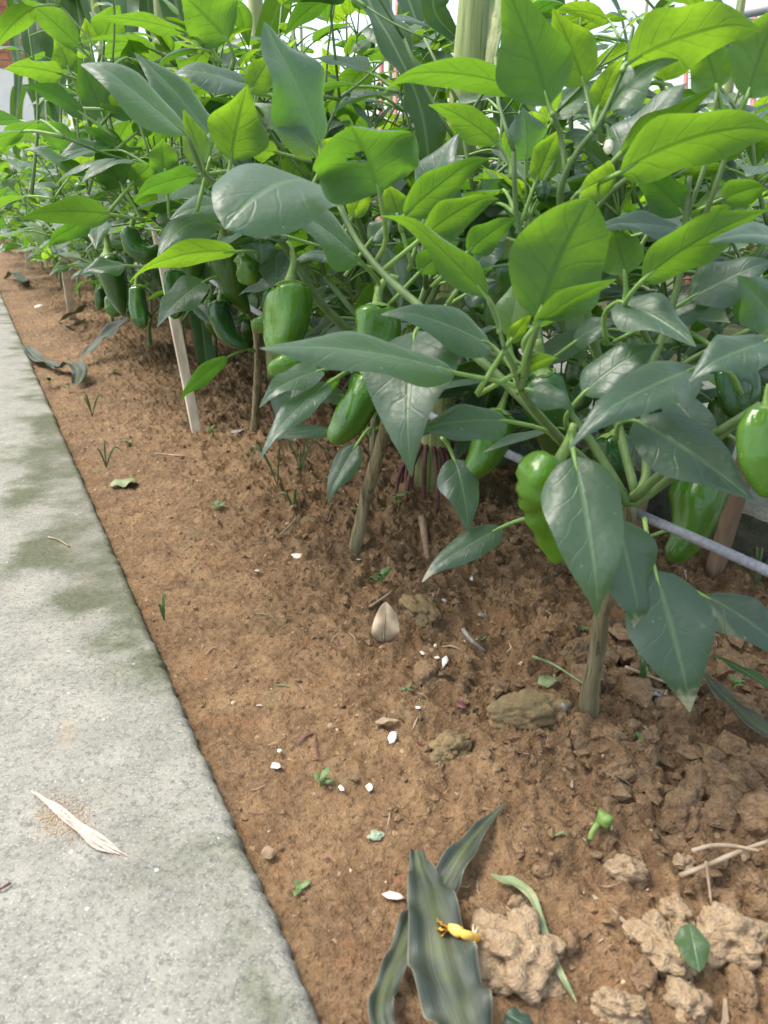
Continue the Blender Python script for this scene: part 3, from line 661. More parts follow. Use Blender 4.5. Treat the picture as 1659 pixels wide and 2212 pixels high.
branch(p1, [(1360, 1085, 0.60), (1395, 1030, 0.61), (1392, 930, 0.615), (1400, 820, 0.61), (1440, 700, 0.60), (1470, 590, 0.59), (1480, 480, 0.58), (1490, 380, 0.57)], (22, 12))
branch(p1, [(1215, 955, 0.57), (1150, 880, 0.53), (1125, 840, 0.515), (1110, 795, 0.50), (1090, 755, 0.49)], (16, 12))
branch(p1, [(1125, 840, 0.515), (1135, 800, 0.50), (1150, 740, 0.485), (1165, 690, 0.472)], (17, 13))
branch(p1, [(1375, 1075, 0.605), (1330, 900, 0.63), (1290, 760, 0.63), (1260, 640, 0.61), (1235, 520, 0.59), (1210, 440, 0.57), (1222, 375, 0.55), (1250, 325, 0.54), (1282, 285, 0.53)], (22, 12))
branch(p1, [(1222, 375, 0.55), (1212, 300, 0.545), (1195, 245, 0.53)], (12, 11))
branch(p1, [(1282, 285, 0.53), (1300, 255, 0.525), (1330, 190, 0.52), (1352, 140, 0.51)], (12, 9))
branch(p1, [(1282, 285, 0.53), (1270, 220, 0.54), (1262, 180, 0.55)], (10, 7))
branch(p1, [(1235, 520, 0.59), (1330, 405, 0.55), (1420, 360, 0.53), (1480, 340, 0.52)], (14, 10))
branch(p1, [(1470, 590, 0.59), (1540, 420, 0.55), (1590, 265, 0.53), (1610, 210, 0.51)], (14, 10))
branch(p1, [(1480, 480, 0.58), (1530, 330, 0.57), (1548, 200, 0.56)], (11, 9))
branch(p1, [(1090, 755, 0.49), (1075, 700, 0.485), (1055, 650, 0.48)], (10, 9))
H = lambda *a, **k: hero_leaf(p1, *a, **k)
H(1240, 985, 1296, 1326, 166, 0.50, 0.47, 'T', 12, 0.12, (1232, 935, 0.52), arch=0.05, fold=0.18, label='large drooping leaf in front of the brown stem')
H(1330, 1120, 1386, 1370, 118, 0.575, 0.56, 'T', 25, 0.02, (1345, 1095, 0.60), spoil=1)
H(1415, 1232, 1497, 1541, 168, 0.57, 0.55, 'T', 10, 0.05, (1392, 1120, 0.59), arch=0.03, fold=0.12, spoil=1, label='large dark leaf with a pale scorched tip')
H(1522, 1288, 1720, 1430, 92, 0.60, 0.56, 'T', 30, 0.05)
H(1097, 910, 900, 928, 82, 0.55, 0.53, 'T', 35, 0.02, (1215, 960, 0.57), fold=0.2)
H(985, 806, 563, 748, 84, 0.50, 0.44, 'T', 52, 0.12, (1128, 838, 0.515), arch=0.05, fold=0.2, a=0.8, b=0.95)
H(898, 715, 880, 1008, 188, 0.55, 0.50, 'T', 14, 0.10, (960, 715, 0.58), arch=0.08, fold=0.2)
H(1064, 748, 838, 662, 82, 0.54, 0.50, 'T', 48, 0.06, (1120, 850, 0.53))
H(1160, 690, 1276, 428, 205, 0.472, 0.45, 'U', 22, 0.38, (1130, 815, 0.505), arch=0.08, fold=0.15, a=0.62, b=0.80, label='broad upright leaf lit from behind above the centre')
H(1150, 712, 1332, 606, 40, 0.475, 0.45, 'U', 60, 0.3, (1135, 760, 0.49))
H(1052, 642, 842, 440, 62, 0.48, 0.45, 'U', 50, 0.35, (1080, 720, 0.487), bow=0.05)
H(1100, 728, 1132, 588, 72, 0.50, 0.49, 'T', 20, 0.8, (1118, 790, 0.503))
H(1100, 740, 1145, 680, 30, 0.495, 0.485, 'U', 20, 1.0)
H(1125, 800, 1210, 768, 32, 0.50, 0.48, 'U', 40, 0.8)
H(1335, 652, 1503, 746, 88, 0.53, 0.48, 'T', 40, 0.15, (1310, 745, 0.57))
H(1510, 793, 1243, 926, 108, 0.50, 0.45, 'T', 35, 0.05, (1600, 850, 0.54), arch=0.04)
H(1258, 852, 1422, 742, 92, 0.53, 0.52, 'T', 38, 0.04, (1225, 925, 0.56))
H(1668, 735, 1497, 802, 92, 0.46, 0.44, 'T', 40, 0.12, (1740, 770, 0.50))
H(1370, 908, 1628, 1084, 128, 0.55, 0.50, 'T', 35, 0.03, (1330, 950, 0.58), arch=0.05)
H(1443, 852, 1556, 1002, 78, 0.57, 0.54, 'T', 35, 0.03)
H(1143, 842, 1242, 884, 50, 0.515, 0.50, 'T', 35, 0.2, (1130, 850, 0.52))
H(980, 990, 1012, 1148, 82, 0.63, 0.61, 'T', 20, 0.03, (955, 945, 0.62), fold=0.15, label='small dark leaf hanging over the soil below the canopy')
H(1085, 1138, 910, 1243, 62, 0.62, 0.60, 'T', 30, 0.03, (1150, 1118, 0.615), spoil=0.8)
H(1400, 1160, 1340, 1192, 44, 0.70, 0.70, 'T', 20, 0.1)
# upper right of the first plant
H(1186, 228, 1086, -45, 148, 0.53, 0.50, 'U', 25, 0.30, (1195, 250, 0.53), label='tall leaf with a dark crinkled edge near the top')
H(1263, 185, 1196, 18, 100, 0.55, 0.53, 'U', 20, 0.75)
H(1354, 138, 1645, 45, 128, 0.51, 0.47, 'U', 35, 0.62, (1345, 155, 0.51), arch=0.10, label='long bright leaf at the upper right')
H(1612, 212, 1690, 5, 125, 0.51, 0.50, 'U', 22, 0.45, (1595, 258, 0.53))
H(1550, 195, 1512, 78, 92, 0.56, 0.55, 'U', 20, 0.40)
H(1290, 238, 1338, 128, 52, 0.53, 0.52, 'U', 25, 0.95, (1284, 280, 0.53))
H(1308, 238, 1458, 118, 64, 0.53, 0.50, 'T', 56, 0.3, (1284, 284, 0.53))
H(1328, 345, 1482, 174, 94, 0.56, 0.54, 'T', 52, 0.12)
H(1343, 332, 1542, 192, 62, 0.55, 0.50, 'U', 40, 0.45)
H(1338, 374, 1705, 275, 118, 0.50, 0.45, 'U', 42, 0.42, (1235, 450, 0.57), arch=0.13, label='very broad leaf with two small holes at right')
H(1332, 376, 1238, 424, 66, 0.52, 0.50, 'U', 30, 0.65)
H(1478, 462, 1362, 352, 76, 0.58, 0.57, 'U', 25, 0.10)
H(1388, 606, 1655, 452, 98, 0.50, 0.46, 'U', 35, 0.35, (1360, 690, 0.54), arch=0.09)
H(1350, 594, 1322, 488, 94, 0.55, 0.54, 'U', 20, 0.50, (1345, 660, 0.56))
H(1478, 498, 1282, 484, 48, 0.56, 0.53, 'T', 55, 0.04)
H(1715, 530, 1535, 518, 50, 0.47, 0.44, 'T', 60, 0.08)
H(1490, 645, 1672, 560, 96, 0.60, 0.58, 'T', 30, 0.02)
H(1680, 700, 1592, 596, 90, 0.46, 0.44, 'T', 30, 0.06)
H(1590, 640, 1650, 720, 55, 0.60, 0.58, 'U', 30, 0.2)
H(1480, 520, 1580, 440, 60, 0.60, 0.59, 'U', 30, 0.3)
H(1560, 430, 1659, 400, 60, 0.58, 0.55, 'U', 30, 0.3)
H(1420, 470, 1480, 380, 60, 0.62, 0.60, 'U', 30, 0.25)
H(1250, 520, 1290, 440, 50, 0.60, 0.58, 'T', 30, 0.2)
H(1420, 690, 1560, 640, 60, 0.62, 0.60, 'T', 40, 0.05)
H(1240, 740, 1330, 690, 50, 0.62, 0.60, 'T', 40, 0.05)
H(1560, 760, 1640, 830, 60, 0.60, 0.58, 'T', 40, 0.05)
# top centre
H(1137, 197, 818, 172, 58, 0.56, 0.52, 'U', 45, 0.30, (1195, 268, 0.54), arch=0.09)
H(1076, 312, 928, 219, 60, 0.60, 0.58, 'U', 35, 0.35, (1105, 385, 0.60))
H(1136, 345, 1130, 232, 88, 0.66, 0.64, 'T', 45, 0.08)
H(1158, 392, 1206, 278, 66, 0.60, 0.59, 'U', 25, 0.60)
H(914, 482, 986, 284, 96, 0.66, 0.63, 'T', 50, 0.05)
H(873, 466, 1048, 328, 76, 0.58, 0.55, 'U', 30, 0.30, (868, 500, 0.59))
bite48 = lambda v, u: 0.42 < v < 0.58 and (0.0 < u < 0.22 or (0.45 < v < 0.55 and 0.0 < u < 0.42))
H(820, 416, 758, 268, 228, 0.50, 0.47, 'U', 18, 0.20, (815, 560, 0.56), arch=0.05, a=0.55, b=0.62, bite=bite48, label='dark broad leaf with a hole in the middle')
H(914, 512, 1074, 414, 70, 0.56, 0.53, 'U', 32, 0.38)
H(1010, 545, 1112, 468, 60, 0.60, 0.58, 'U', 30, 0.20)
H(1028, 574, 1098, 498, 62, 0.62, 0.60, 'T', 25, 0.04)
H(1092, 450, 1038, 388, 78, 0.66, 0.64, 'T', 15, 0.05)
H(905, 590, 990, 520, 60, 0.66, 0.64, 'U', 30, 0.10)
H(1000, 640, 1080, 610, 60, 0.64, 0.62, 'T', 30, 0.03)
H(860, 470, 835, 395, 60, 0.62, 0.61, 'U', 20, 0.7)
H(700, 350, 735, 290, 46, 0.60, 0.59, 'U', 20, 0.8)
# peppers and the flower bud of the first plant
pepper(p1, [(1080, 890), (1068, 930), (1045, 985), (1015, 1018), (986, 1033)], (78, 82, 66, 40, 12), 0.63, 0.45, [(1100, 835), (1088, 865)], seed=1, label='curved green pepper with a yellowish pointed tip')
pepper(p1, [(1203, 1003), (1175, 1035), (1172, 1090), (1190, 1150), (1215, 1215)], (96, 116, 92, 66, 40), [0.53, 0.53, 0.545, 0.56, 0.57], 0.75, [(1240, 915), (1228, 955)], 0.10, 2, 0.45, label='bright crumpled pepper behind the large drooping leaf', sw=22)
pepper(p1, [(1325, 940), (1327, 985), (1332, 1045)], (82, 92, 66), 0.67, 0.03, [(1338, 900), (1333, 925)], seed=3)
pepper(p1, [(1525, 1022), (1512, 1080), (1490, 1145), (1448, 1215)], (104, 112, 84, 44), 0.63, 0.32, [(1540, 960), (1532, 1000)], seed=4, label='long dark pepper hanging before the brown wooden post')
pepper(p1, [(1654, 885), (1638, 930), (1640, 990), (1655, 1040), (1668, 1075)], (60, 82, 76, 56, 34), 0.49, 0.62, [(1660, 830), (1655, 860)], seed=5)
pepper(p1, [(1578, 795), (1582, 850), (1590, 905)], (62, 68, 40), 0.66, 0.02, [(1575, 765)], seed=6)
pepper(p1, [(1610, 800), (1612, 860), (1600, 915)], (60, 64, 38), 0.69, 0.05, [(1610, 770)], seed=7)
pepper(p1, [(1173, 392), (1172, 410), (1171, 436)], (28, 33, 22), 0.60, 0.05, [(1198, 345), (1186, 370)], seed=8)
bud = []
vv, ff = tube([W(1305, 270, 0.53), W(1312, 275, 0.53), W(1315, 295, 0.53), W(1315, 303, 0.53)], [0.0013, 0.0013, 0.0014, 0.0035], 7, 4); add('bud_stalk', mesh('bud_stalk', vv, ff, M['calyx']), p1)
vv, ff = tube([W(1315, 300, 0.53), W(1315, 310, 0.53), W(1314, 322, 0.53), W(1314, 333, 0.53)], [0.0022, 0.0033, 0.0035, 0.0012], 10, 4, 0.08, 3); add('flower_bud', mesh('flower_bud', vv, ff, M['white']), p1)
grow(p1, p1.location.copy(), 21, 0.62, 1.15, 0.60, 0.085, 5, 2, stem_pts=[W(1300, 1320, 0.65), W(1345, 1170, 0.615), W(1358, 1088, 0.60)], r0=0.006, cap=215)

# --- second plant
p2 = thing('pepper_plant', base_at(0.865, 0.397), 'second pepper plant, woody stem leaning right in the middle of the bed', 'plant', FRONT)
P = [W(758, 1222, 1.06), W(768, 1180, 1.04), W(785, 1100, 1.02), W(800, 1040, 0.99), W(826, 950, 0.95), W(845, 860, 0.91), W(850, 780, 0.88)]
vv, ff = tube(P, [w * 1.0 / FPX / 2 for w in (42, 31, 28, 28, 25, 23, 22)], 12, 5, 0.07, 7); add('stem', mesh('stem', vv, ff, M['wood']), p2)
branch(p2, [(850, 785, 0.88), (790, 740, 0.86), (738, 700, 0.84), (690, 650, 0.82), (640, 570, 0.80), (612, 528, 0.77), (560, 470, 0.70), (488, 408, 0.62), (440, 375, 0.60), (405, 295, 0.58)], (22, 10))
branch(p2, [(850, 785, 0.88), (870, 690, 0.87), (820, 620, 0.82), (800, 560, 0.76), (770, 470, 0.70), (735, 440, 0.66), (690, 340, 0.58)], (20, 10))
branch(p2, [(850, 785, 0.88), (900, 700, 0.88), (950, 600, 0.86), (960, 480, 0.83), (990, 360, 0.80)], (18, 9))
branch(p2, [(640, 570, 0.80), (700, 545, 0.80), (750, 480, 0.79), (790, 380, 0.77)], (13, 8))
H = lambda *a, **k: hero_leaf(p2, *a, **k)
H(692, 312, 568, 48, 122, 0.58, 0.54, 'T', 52, 0.06, (700, 345, 0.58), a=0.85, b=1.0, label='tall grey-green leaf pointing up left of centre')
H(684, 338, 556, 214, 58, 0.57, 0.55, 'T', 35, 0.55, (700, 372, 0.58))
H(697, 405, 486, 482, 134, 0.56, 0.48, 'T', 55, 0.14, (728, 432, 0.63), arch=0.12, fold=0.1, a=0.72, b=0.62, label='pale shining leaf with a bent tip left of centre')
H(499, 346, 534, 183, 120, 0.62, 0.60, 'U', 18, 0.50, (488, 405, 0.62), label='upright bright oval leaf lit from behind')
H(436, 358, 398, 238, 54, 0.61, 0.60, 'U', 20, 0.85, (442, 378, 0.60))
H(452, 350, 480, 262, 44, 0.62, 0.62, 'T', 20, 0.5)
H(403, 292, 188, 116, 70, 0.58, 0.54, 'T', 58, 0.15, (440, 375, 0.60), bow=-0.07, a=0.75, b=1.0, label='long arching pale leaf at upper left')
H(472, 318, 292, 112, 80, 0.69, 0.66, 'T', 54, 0.06)
H(537, 188, 358, 152, 56, 0.75, 0.72, 'T', 62, 0.06)
H(492, 88, 392, -14, 118, 0.66, 0.63, 'U', 20, 0.30, (500, 150, 0.68))
H(402, 72, 210, 38, 28, 0.66, 0.62, 'U', 55, 0.35, (478, 138, 0.68))
H(540, 200, 590, 118, 60, 0.66, 0.66, 'U', 20, 0.6)
H(600, 330, 520, 325, 32, 0.70, 0.68, 'U', 50, 0.5)
H(430, 378, 284, 426, 42, 0.70, 0.68, 'U', 45, 0.10)
H(492, 442, 370, 466, 54, 0.66, 0.62, 'T', 45, 0.12)
H(511, 544, 273, 600, 48, 0.74, 0.69, 'U', 42, 0.55, (556, 555, 0.78), bow=-0.05, label='long thin bright leaf lying across the wooden stake')
H(776, 562, 602, 438, 80, 0.64, 0.60, 'T', 58, 0.04, (812, 625, 0.70))
H(562, 518, 565, 570, 74, 0.80, 0.80, 'T', 15, 0.03)
H(624, 512, 496, 496, 30, 0.76, 0.74, 'T', 55, 0.06)
H(768, 568, 640, 552, 26, 0.72, 0.70, 'T', 60, 0.06)
H(695, 800, 563, 862, 54, 0.66, 0.62, 'T', 40, 0.12)
H(712, 826, 560, 975, 54, 0.66, 0.60, 'T', 35, 0.04, arch=0.05)
H(640, 818, 612, 934, 84, 0.78, 0.77, 'T', 18, 0.03)
H(735, 815, 663, 890, 20, 0.70, 0.68, 'U', 55, 0.1)
H(718, 930, 588, 946, 28, 0.78, 0.76, 'T', 55, 0.03)
H(745, 855, 655, 850, 40, 0.84, 0.83, 'T', 45, 0.03)
H(772, 958, 705, 1080, 54, 0.78, 0.76, 'T', 25, 0.02, (800, 925, 0.80), label='slim dark leaf hanging left of the leaning stem')
H(442, 608, 338, 702, 66, 0.86, 0.83, 'T', 35, 0.04, (470, 600, 0.87))
H(492, 772, 383, 862, 36, 0.96, 0.94, 'U', 45, 0.05, (550, 758, 1.0))
H(760, 470, 800, 390, 44, 0.66, 0.65, 'U', 25, 0.9)
H(800, 520, 845, 470, 44, 0.70, 0.70, 'T', 25, 0.4)
pepper(p2, [(624, 615), (627, 650), (622, 700), (612, 740), (603, 775)], (92, 100, 92, 72, 46), 0.78, 0.62, [(612, 526), (626, 530), (634, 570)], 0.09, 11, 0.0, label='large plump green pepper hanging at centre left', sw=15)
pepper(p2, [(538, 543), (541, 562), (540, 588), (552, 612)], (54, 60, 50, 36), 0.84, 0.66, [(538, 472), (540, 510)], 0.08, 12, 0.6, label='small crumpled bright pepper beside the plump one', sw=13)
pepper(p2, [(655, 686), (620, 692), (580, 697), (542, 704)], (52, 54, 46, 30), 0.87, 0.68, None, 0.08, 13, 0.3)
pepper(p2, [(650, 775), (615, 790), (578, 800)], (52, 52, 32), 0.74, 0.72, None, 0.08, 14, 0.2)
pepper(p2, [(815, 662), (814, 700), (808, 760), (800, 800)], (86, 96, 86, 60), 0.68, 0.50, [(862, 604), (840, 600), (820, 625)], 0.09, 15, 0.0, label='glossy pepper with a hooked stalk above the long blue-green leaf', sw=18)
pepper(p2, [(802, 812), (782, 862), (750, 915), (714, 958)], (76, 82, 72, 34), 0.68, 0.42, [(815, 770)], 0.05, 16, label='long smooth pepper slanting down to the left above the soil')
pepper(p2, [(585, 600), (588, 640), (580, 680)], (48, 54, 34), 0.95, 0.02, [(590, 570)], seed=17)
grow(p2, p2.location.copy(), 33, 0.64, 1.15, 0.72, 0.085, 5, 3, stem_pts=[W(826, 950, 0.95), W(845, 860, 0.91), W(850, 780, 0.88)], r0=0.006, cap=255)

# --- third plant
p3 = thing('pepper_plant', base_at(1.392, 0.429), 'third pepper plant, slim pale stem right of the white stake', 'plant', FRONT)
P = [W(548, 985, 1.51), W(549, 940, 1.49), W(553, 880, 1.45), W(557, 800, 1.40), W(556, 740, 1.36), W(548, 690, 1.33)]
vv, ff = tube(P, [w * 1.45 / FPX / 2 for w in (24, 20, 18, 17, 15, 14)], 10, 5, 0.07, 9); add('stem', mesh('stem', vv, ff, M['wood']), p3)
H = lambda *a, **k: hero_leaf(p3, *a, **k)
for a in ((225, 90, 256, 8, 66, 0.88, 0.86, 'U', 20, 0.35), (197, 102, 184, 40, 38, 0.88, 0.87, 'U', 20, 0.95), (172, 102, 48, -4, 58, 0.84, 0.80, 'U', 35, 0.30), (137, 162, 3, 142, 46, 0.88, 0.84, 'U', 45, 0.40),
          (224, 256, 169, 124, 66, 0.88, 0.86, 'U', 20, 0.15), (182, 248, 54, 178, 40, 0.84, 0.82, 'U', 40, 0.05), (172, 318, 64, 272, 46, 0.92, 0.90, 'U', 35, 0.15), (282, 332, 178, 272, 42, 0.88, 0.86, 'U', 35, 0.05),
          (242, 318, 120, 337, 32, 0.88, 0.85, 'T', 52, 0.04), (187, 378, 54, 312, 27, 0.82, 0.80, 'T', 50, 0.12), (264, 402, 204, 316, 88, 0.82, 0.81, 'U', 18, 0.15), (357, 374, 350, 300, 64, 0.74, 0.73, 'U', 18, 0.25),
          (238, 463, 46, 466, 60, 0.78, 0.74, 'U', 38, 0.30), (284, 398, 338, 348, 42, 0.78, 0.77, 'U', 30, 0.25), (348, 454, 424, 517, 60, 0.94, 0.92, 'T', 30, 0.03), (197, 474, 98, 528, 42, 0.92, 0.90, 'U', 35, 0.10),
          (272, 574, 172, 586, 32, 0.92, 0.90, 'T', 52, 0.03), (245, 235, 290, 190, 44, 0.86, 0.85, 'U', 25, 0.6), (215, 235, 300, 258, 26, 0.86, 0.84, 'U', 45, 0.2), (290, 290, 360, 250, 36, 0.86, 0.84, 'U', 40, 0.15),
          (318, 180, 275, 110, 60, 0.86, 0.85, 'U', 25, 0.35), (370, 240, 330, 170, 50, 0.88, 0.87, 'T', 25, 0.1), (150, 150, 120, 80, 50, 0.90, 0.88, 'U', 25, 0.4)):
    H(*a)
branch(p3, [(548, 690, 1.33), (480, 610, 1.25), (400, 530, 1.1), (330, 470, 0.98), (280, 430, 0.9), (255, 330, 0.88), (235, 250, 0.88), (222, 150, 0.88), (224, 92, 0.88)], (13, 7))
branch(p3, [(330, 470, 0.98), (220, 400, 0.95), (190, 250, 0.92), (165, 180, 0.90), (150, 155, 0.90)], (10, 7))
branch(p3, [(548, 690, 1.33), (560, 600, 1.28), (540, 500, 1.24), (520, 380, 1.2)], (12, 7))
pepper(p3, [(284, 492), (281, 510), (292, 538), (318, 548), (348, 532)], (34, 42, 42, 36, 12), 0.96, 0.22, [(292, 462), (287, 478)], 0.06, 21, 0.15, label='small pepper curled like a hook at left')
pepper(p3, [(378, 586), (379, 620), (381, 655), (376, 690)], (42, 48, 42, 22), 0.97, 0.25, [(376, 560)], seed=22)
pepper(p3, [(474, 652), (477, 685), (492, 722), (516, 742), (538, 750)], (46, 50, 40, 26, 8), 0.97, 0.06, [(478, 625)], 0.06, 23, label='dark pepper with a tail bent to the right')
pepper(p3, [(294, 618), (299, 660), (306, 690), (309, 710)], (30, 36, 34, 22), 1.08, 0.26, [(296, 596)], seed=24)
pepper(p3, [(240, 640), (246, 665), (252, 685)], (34, 34, 18), 1.15, 0.3, [(242, 620)], seed=26)
pepper(p3, [(346, 412), (347, 432), (347, 452)], (26, 30, 22), 1.02, 0.12, [(346, 395)], seed=27)
grow(p3, p3.location.copy(), 47, 0.64, 1.15, 0.86, 0.085, 5, 3, stem_pts=[W(557, 800, 1.40), W(556, 740, 1.36), W(548, 690, 1.33)], r0=0.0055, cap=170)

# --- the rest of the front row, then the row behind it, then the far bed
ORD = ['fourth', 'fifth', 'sixth', 'seventh', 'eighth', 'ninth', 'tenth', 'eleventh', 'twelfth', 'thirteenth', 'fourteenth', 'fifteenth', 'sixteenth', 'seventeenth']
for i, s in enumerate((1.90, 2.44, 2.95, 3.5, 4.05, 4.6, 5.2, 5.8, 6.5, 7.2, 8.0, 8.9, 9.9, 11.0)):
    t = 0.43 + 0.02 * math.sin(i * 2.3); b = base_at(s, t)
    p = thing('pepper_plant', b, '%s pepper plant of the front row, counted from the camera' % ORD[i], 'plant', FRONT)
    grow(p, b, 60 + i, random.Random(i).uniform(0.52, 0.60) + (0.12 if s > 2.8 else 0), 1.1, 0.95, 0.088, 5, 2 if s < 4 else 0, s < 4.2, s < 2.2, r0=0.006, fork=0.28 if s < 2.2 else 0.17)
BACK = 'pepper plants in the back row by the kerb'
for i, s in enumerate((0.32, 0.85, 1.40, 1.95, 2.5, 3.1, 3.8, 4.6)):
    b = base_at(s, 0.74)
    p = thing('pepper_plant', b, '%s pepper plant of the back row beside the kerb, counted from the camera' % (['first', 'second', 'third'] + ORD)[i], 'plant', BACK)
    grow(p, b, 90 + i, random.Random(i + 50).uniform(0.62, 0.74), 1.1, 0.70, 0.090, 5, 3, s < 3.5, r0=0.0065, fork=0.13)
MIDP = []
MID = 'pepper plants among the corn between the two rows'
for i, (s, t) in enumerate(((0.62, 0.60), (1.22, 0.60), (1.62, 0.58), (2.2, 0.58), (3.2, 0.60))):
    b = base_at(s, t); p = thing('pepper_plant', b, '%s pepper plant standing among the corn, counted from the camera' % (['first', 'second', 'third'] + ORD)[i], 'plant', MID)
    grow(p, b, 190 + i, (0.66, 0.70, 0.70, 0.72, 0.7)[i], 1.15, 0.66, 0.080, 5, 2, True, r0=0.0065, fork=0.3, cap=200); MIDP.append(p)
def twigs(plant, seed, n, xr, yr, yb, dr, size, clear=True):
    """upright leafy side shoots"""
    rnd = random.Random(seed); done = 0; tries = 0
    while done < n and tries < n * 8:
        tries += 1; d = rnd.uniform(*dr); x = rnd.uniform(*xr); yt = rnd.uniform(*yr); a = W(x + rnd.uniform(-40, 40), yb, d + 0.05); b = W(x, yt, d)
        if clear and d < 1.05 and 690 < x < 1130 and yt < 350: continue
        m = a.lerp(b, 0.5) + Vector((rnd.uniform(-0.02, 0.02), rnd.uniform(-0.02, 0.02), 0)); vv, ff = tube([a, m, b], [0.0030, 0.0024, 0.0016], 6, 3); add('branch', mesh('branch', vv, ff, M['stem']), plant); k = rnd.randint(7, 9)
        for j in range(k):
            f = 0.25 + 0.75 * j / (k - 1); q = a.lerp(m, f * 2) if f < 0.5 else m.lerp(b, f * 2 - 1); az = j * 2.4 + rnd.random(); yg = max(0, (f - 0.55) * 1.6) * rnd.uniform(0.5, 1)
            put_leaf(plant, q, Vector((math.cos(az), math.sin(az), rnd.uniform(0.0, 0.9) * f)), Vector((rnd.uniform(-0.4, 0.4), rnd.uniform(-0.4, 0.4), 1)), size * rnd.uniform(0.6, 1.1) * (1.1 - 0.4 * f), yg, None, rnd)
        done += 1
twigs(p3, 1, 13, (20, 430), (20, 260), 420, (1.02, 1.5), 0.085)
twigs(MIDP[1], 2, 9, (520, 760), (10, 220), 420, (0.95, 1.25), 0.080)
twigs(MIDP[0], 3, 10, (1120, 1660), (10, 260), 440, (0.72, 1.0), 0.078)
twigs(MIDP[2], 4, 10, (780, 1250), (60, 330), 480, (1.1, 1.5), 0.085)
FAR = 'pepper plants beyond the pale kerb path'
for i, (s, t) in enumerate(((0.9, 2.0), (1.6, 1.95), (2.3, 2.05), (3.0, 2.0), (3.8, 2.0), (1.3, 2.9), (2.4, 2.9), (3.4, 2.9))):
    b = ST(s, t, -0.01)
    p = thing('pepper_plant', b, '%s pepper plant beyond the kerb path, counted from the %s side' % ((['first', 'second', 'third'] + ORD)[i if i < 5 else i - 5], 'near' if i < 5 else 'far'), 'plant', FAR)
    grow(p, b, 120 + i, random.Random(i + 80).uniform(0.55, 0.72), 1.1, 0.9, 0.11, 5, 2, i < 4, r0=0.0065)

# ------------------------------------------------------------------ corn
def ribbon(pts, wid, up=Vector((0, 0, 1)), wave=0.10, fold=0.22, n=8, seed=0, sides=8, ridge=0.0):
    P, Wd = smooth_pts(pts, wid, n); rnd = random.Random(seed); p1_, p2_ = rnd.uniform(0, 6), rnd.uniform(0, 6); V, F, UV = [], [], []; m = len(P)
    x = None
    for i in range(m):
        t = (P[min(i + 1, m - 1)] - P[max(i - 1, 0)]).normalized()
        if x is None: x = t.cross(up); x = x.normalized() if x.length > 0.05 else t.orthogonal().normalized()
        x = (x - t * x.dot(t)); x = x.normalized(); z = x.cross(t)
        for j in range(sides + 1):
            u = 2 * j / sides - 1; h = Wd[i] / 2
            q = P[i] + x * u * h + z * (fold * abs(u) * h * (1 - 0.4 * abs(u)) + wave * h * u * u * math.sin(i * 4.4 / n + (p1_ if u > 0 else p2_)) * 1.5 + ridge * h * math.cos(7.5 * u + 0.5 * math.sin(i * 2.0 / n)))
            V.append(q); UV.append(((u + 1) / 2, i / (m - 1)))
    for i in range(m - 1):
        for j in range(sides): q = i * (sides + 1) + j; F.append((q, q + 1, q + sides + 2, q + sides + 1))
    return V, F, UV
def corn(base, seed, label, height=1.7, r=0.019, nodes=7, lean=(0, 0), hero=None, ear=False, leafs=True, az0=0):
    rnd = random.Random(seed); c = thing('corn_plant', base, label, 'corn', 'corn plants standing between the pepper rows')
    top = base + Vector((lean[0], lean[1], height)); nz = [base.lerp(top, (i / nodes) ** 1.08) for i in range(nodes + 1)]; parts = []
    for i in range(nodes):
        a, b = nz[i], nz[i + 1]; rr = r * (1 - 0.55 * i / nodes); e = 0.06
        parts.append(tube([a, a.lerp(b, 0.02), a.lerp(b, 0.05), a.lerp(b, 0.5), b], [rr * 1.10, rr * 1.13, rr, rr * 0.95, rr * 0.92], 14, 2))
    V, F = join(parts); add('stalk', mesh('stalk', V, F, M['cornstalk']), c)
    for i in range(1, nodes + 1):
        az = ROW + math.pi / 2 + az0 * 0.4 + i * math.pi + rnd.uniform(-0.3, 0.3); a = nz[i - 1]; b = nz[i] if i < nodes else nz[i]; rr = r * (1 - 0.5 * i / nodes)
        d = Vector((math.cos(az), math.sin(az), 0))
        vv, ff = tube([a, a.lerp(b, 0.4), b], [rr * 1.22, rr * 1.30, rr * 1.16], 12, 3); add('sheath', mesh('sheath', vv, ff, M['cornstalk']), c)
        if not leafs or (hero and i in hero): continue
        L = rnd.uniform(0.55, 0.8); rise = rnd.uniform(0.15, 0.30); w = rnd.uniform(0.075, 0.105)
        pts = [b + d * 0.01, b + d * L * 0.22 + Vector((0, 0, rise * 0.75)), b + d * L * 0.5 + Vector((0, 0, rise * 0.8)), b + d * L * 0.75 + Vector((0, 0, rise * 0.1)), b + d * L * 0.88 + Vector((0, 0, -0.25)), b + d * L * 0.92 + Vector((0, 0, -0.45))]
        V, F, UV = ribbon(pts, [0.045, w, w, w * 0.9, w * 0.6, 0.004], seed=seed * 9 + i, n=6); add('leaf', mesh('leaf', V, F, M['corn'], True, None, UV), c)
    return c, nz
c1base = base_at(0.985, 0.585)
c1, nz = corn(c1base, 3, 'nearest corn plant with dark roots at its base behind the second pepper plant', 1.5, 0.0225, 6, (0.10, 0.04), None, False, False)
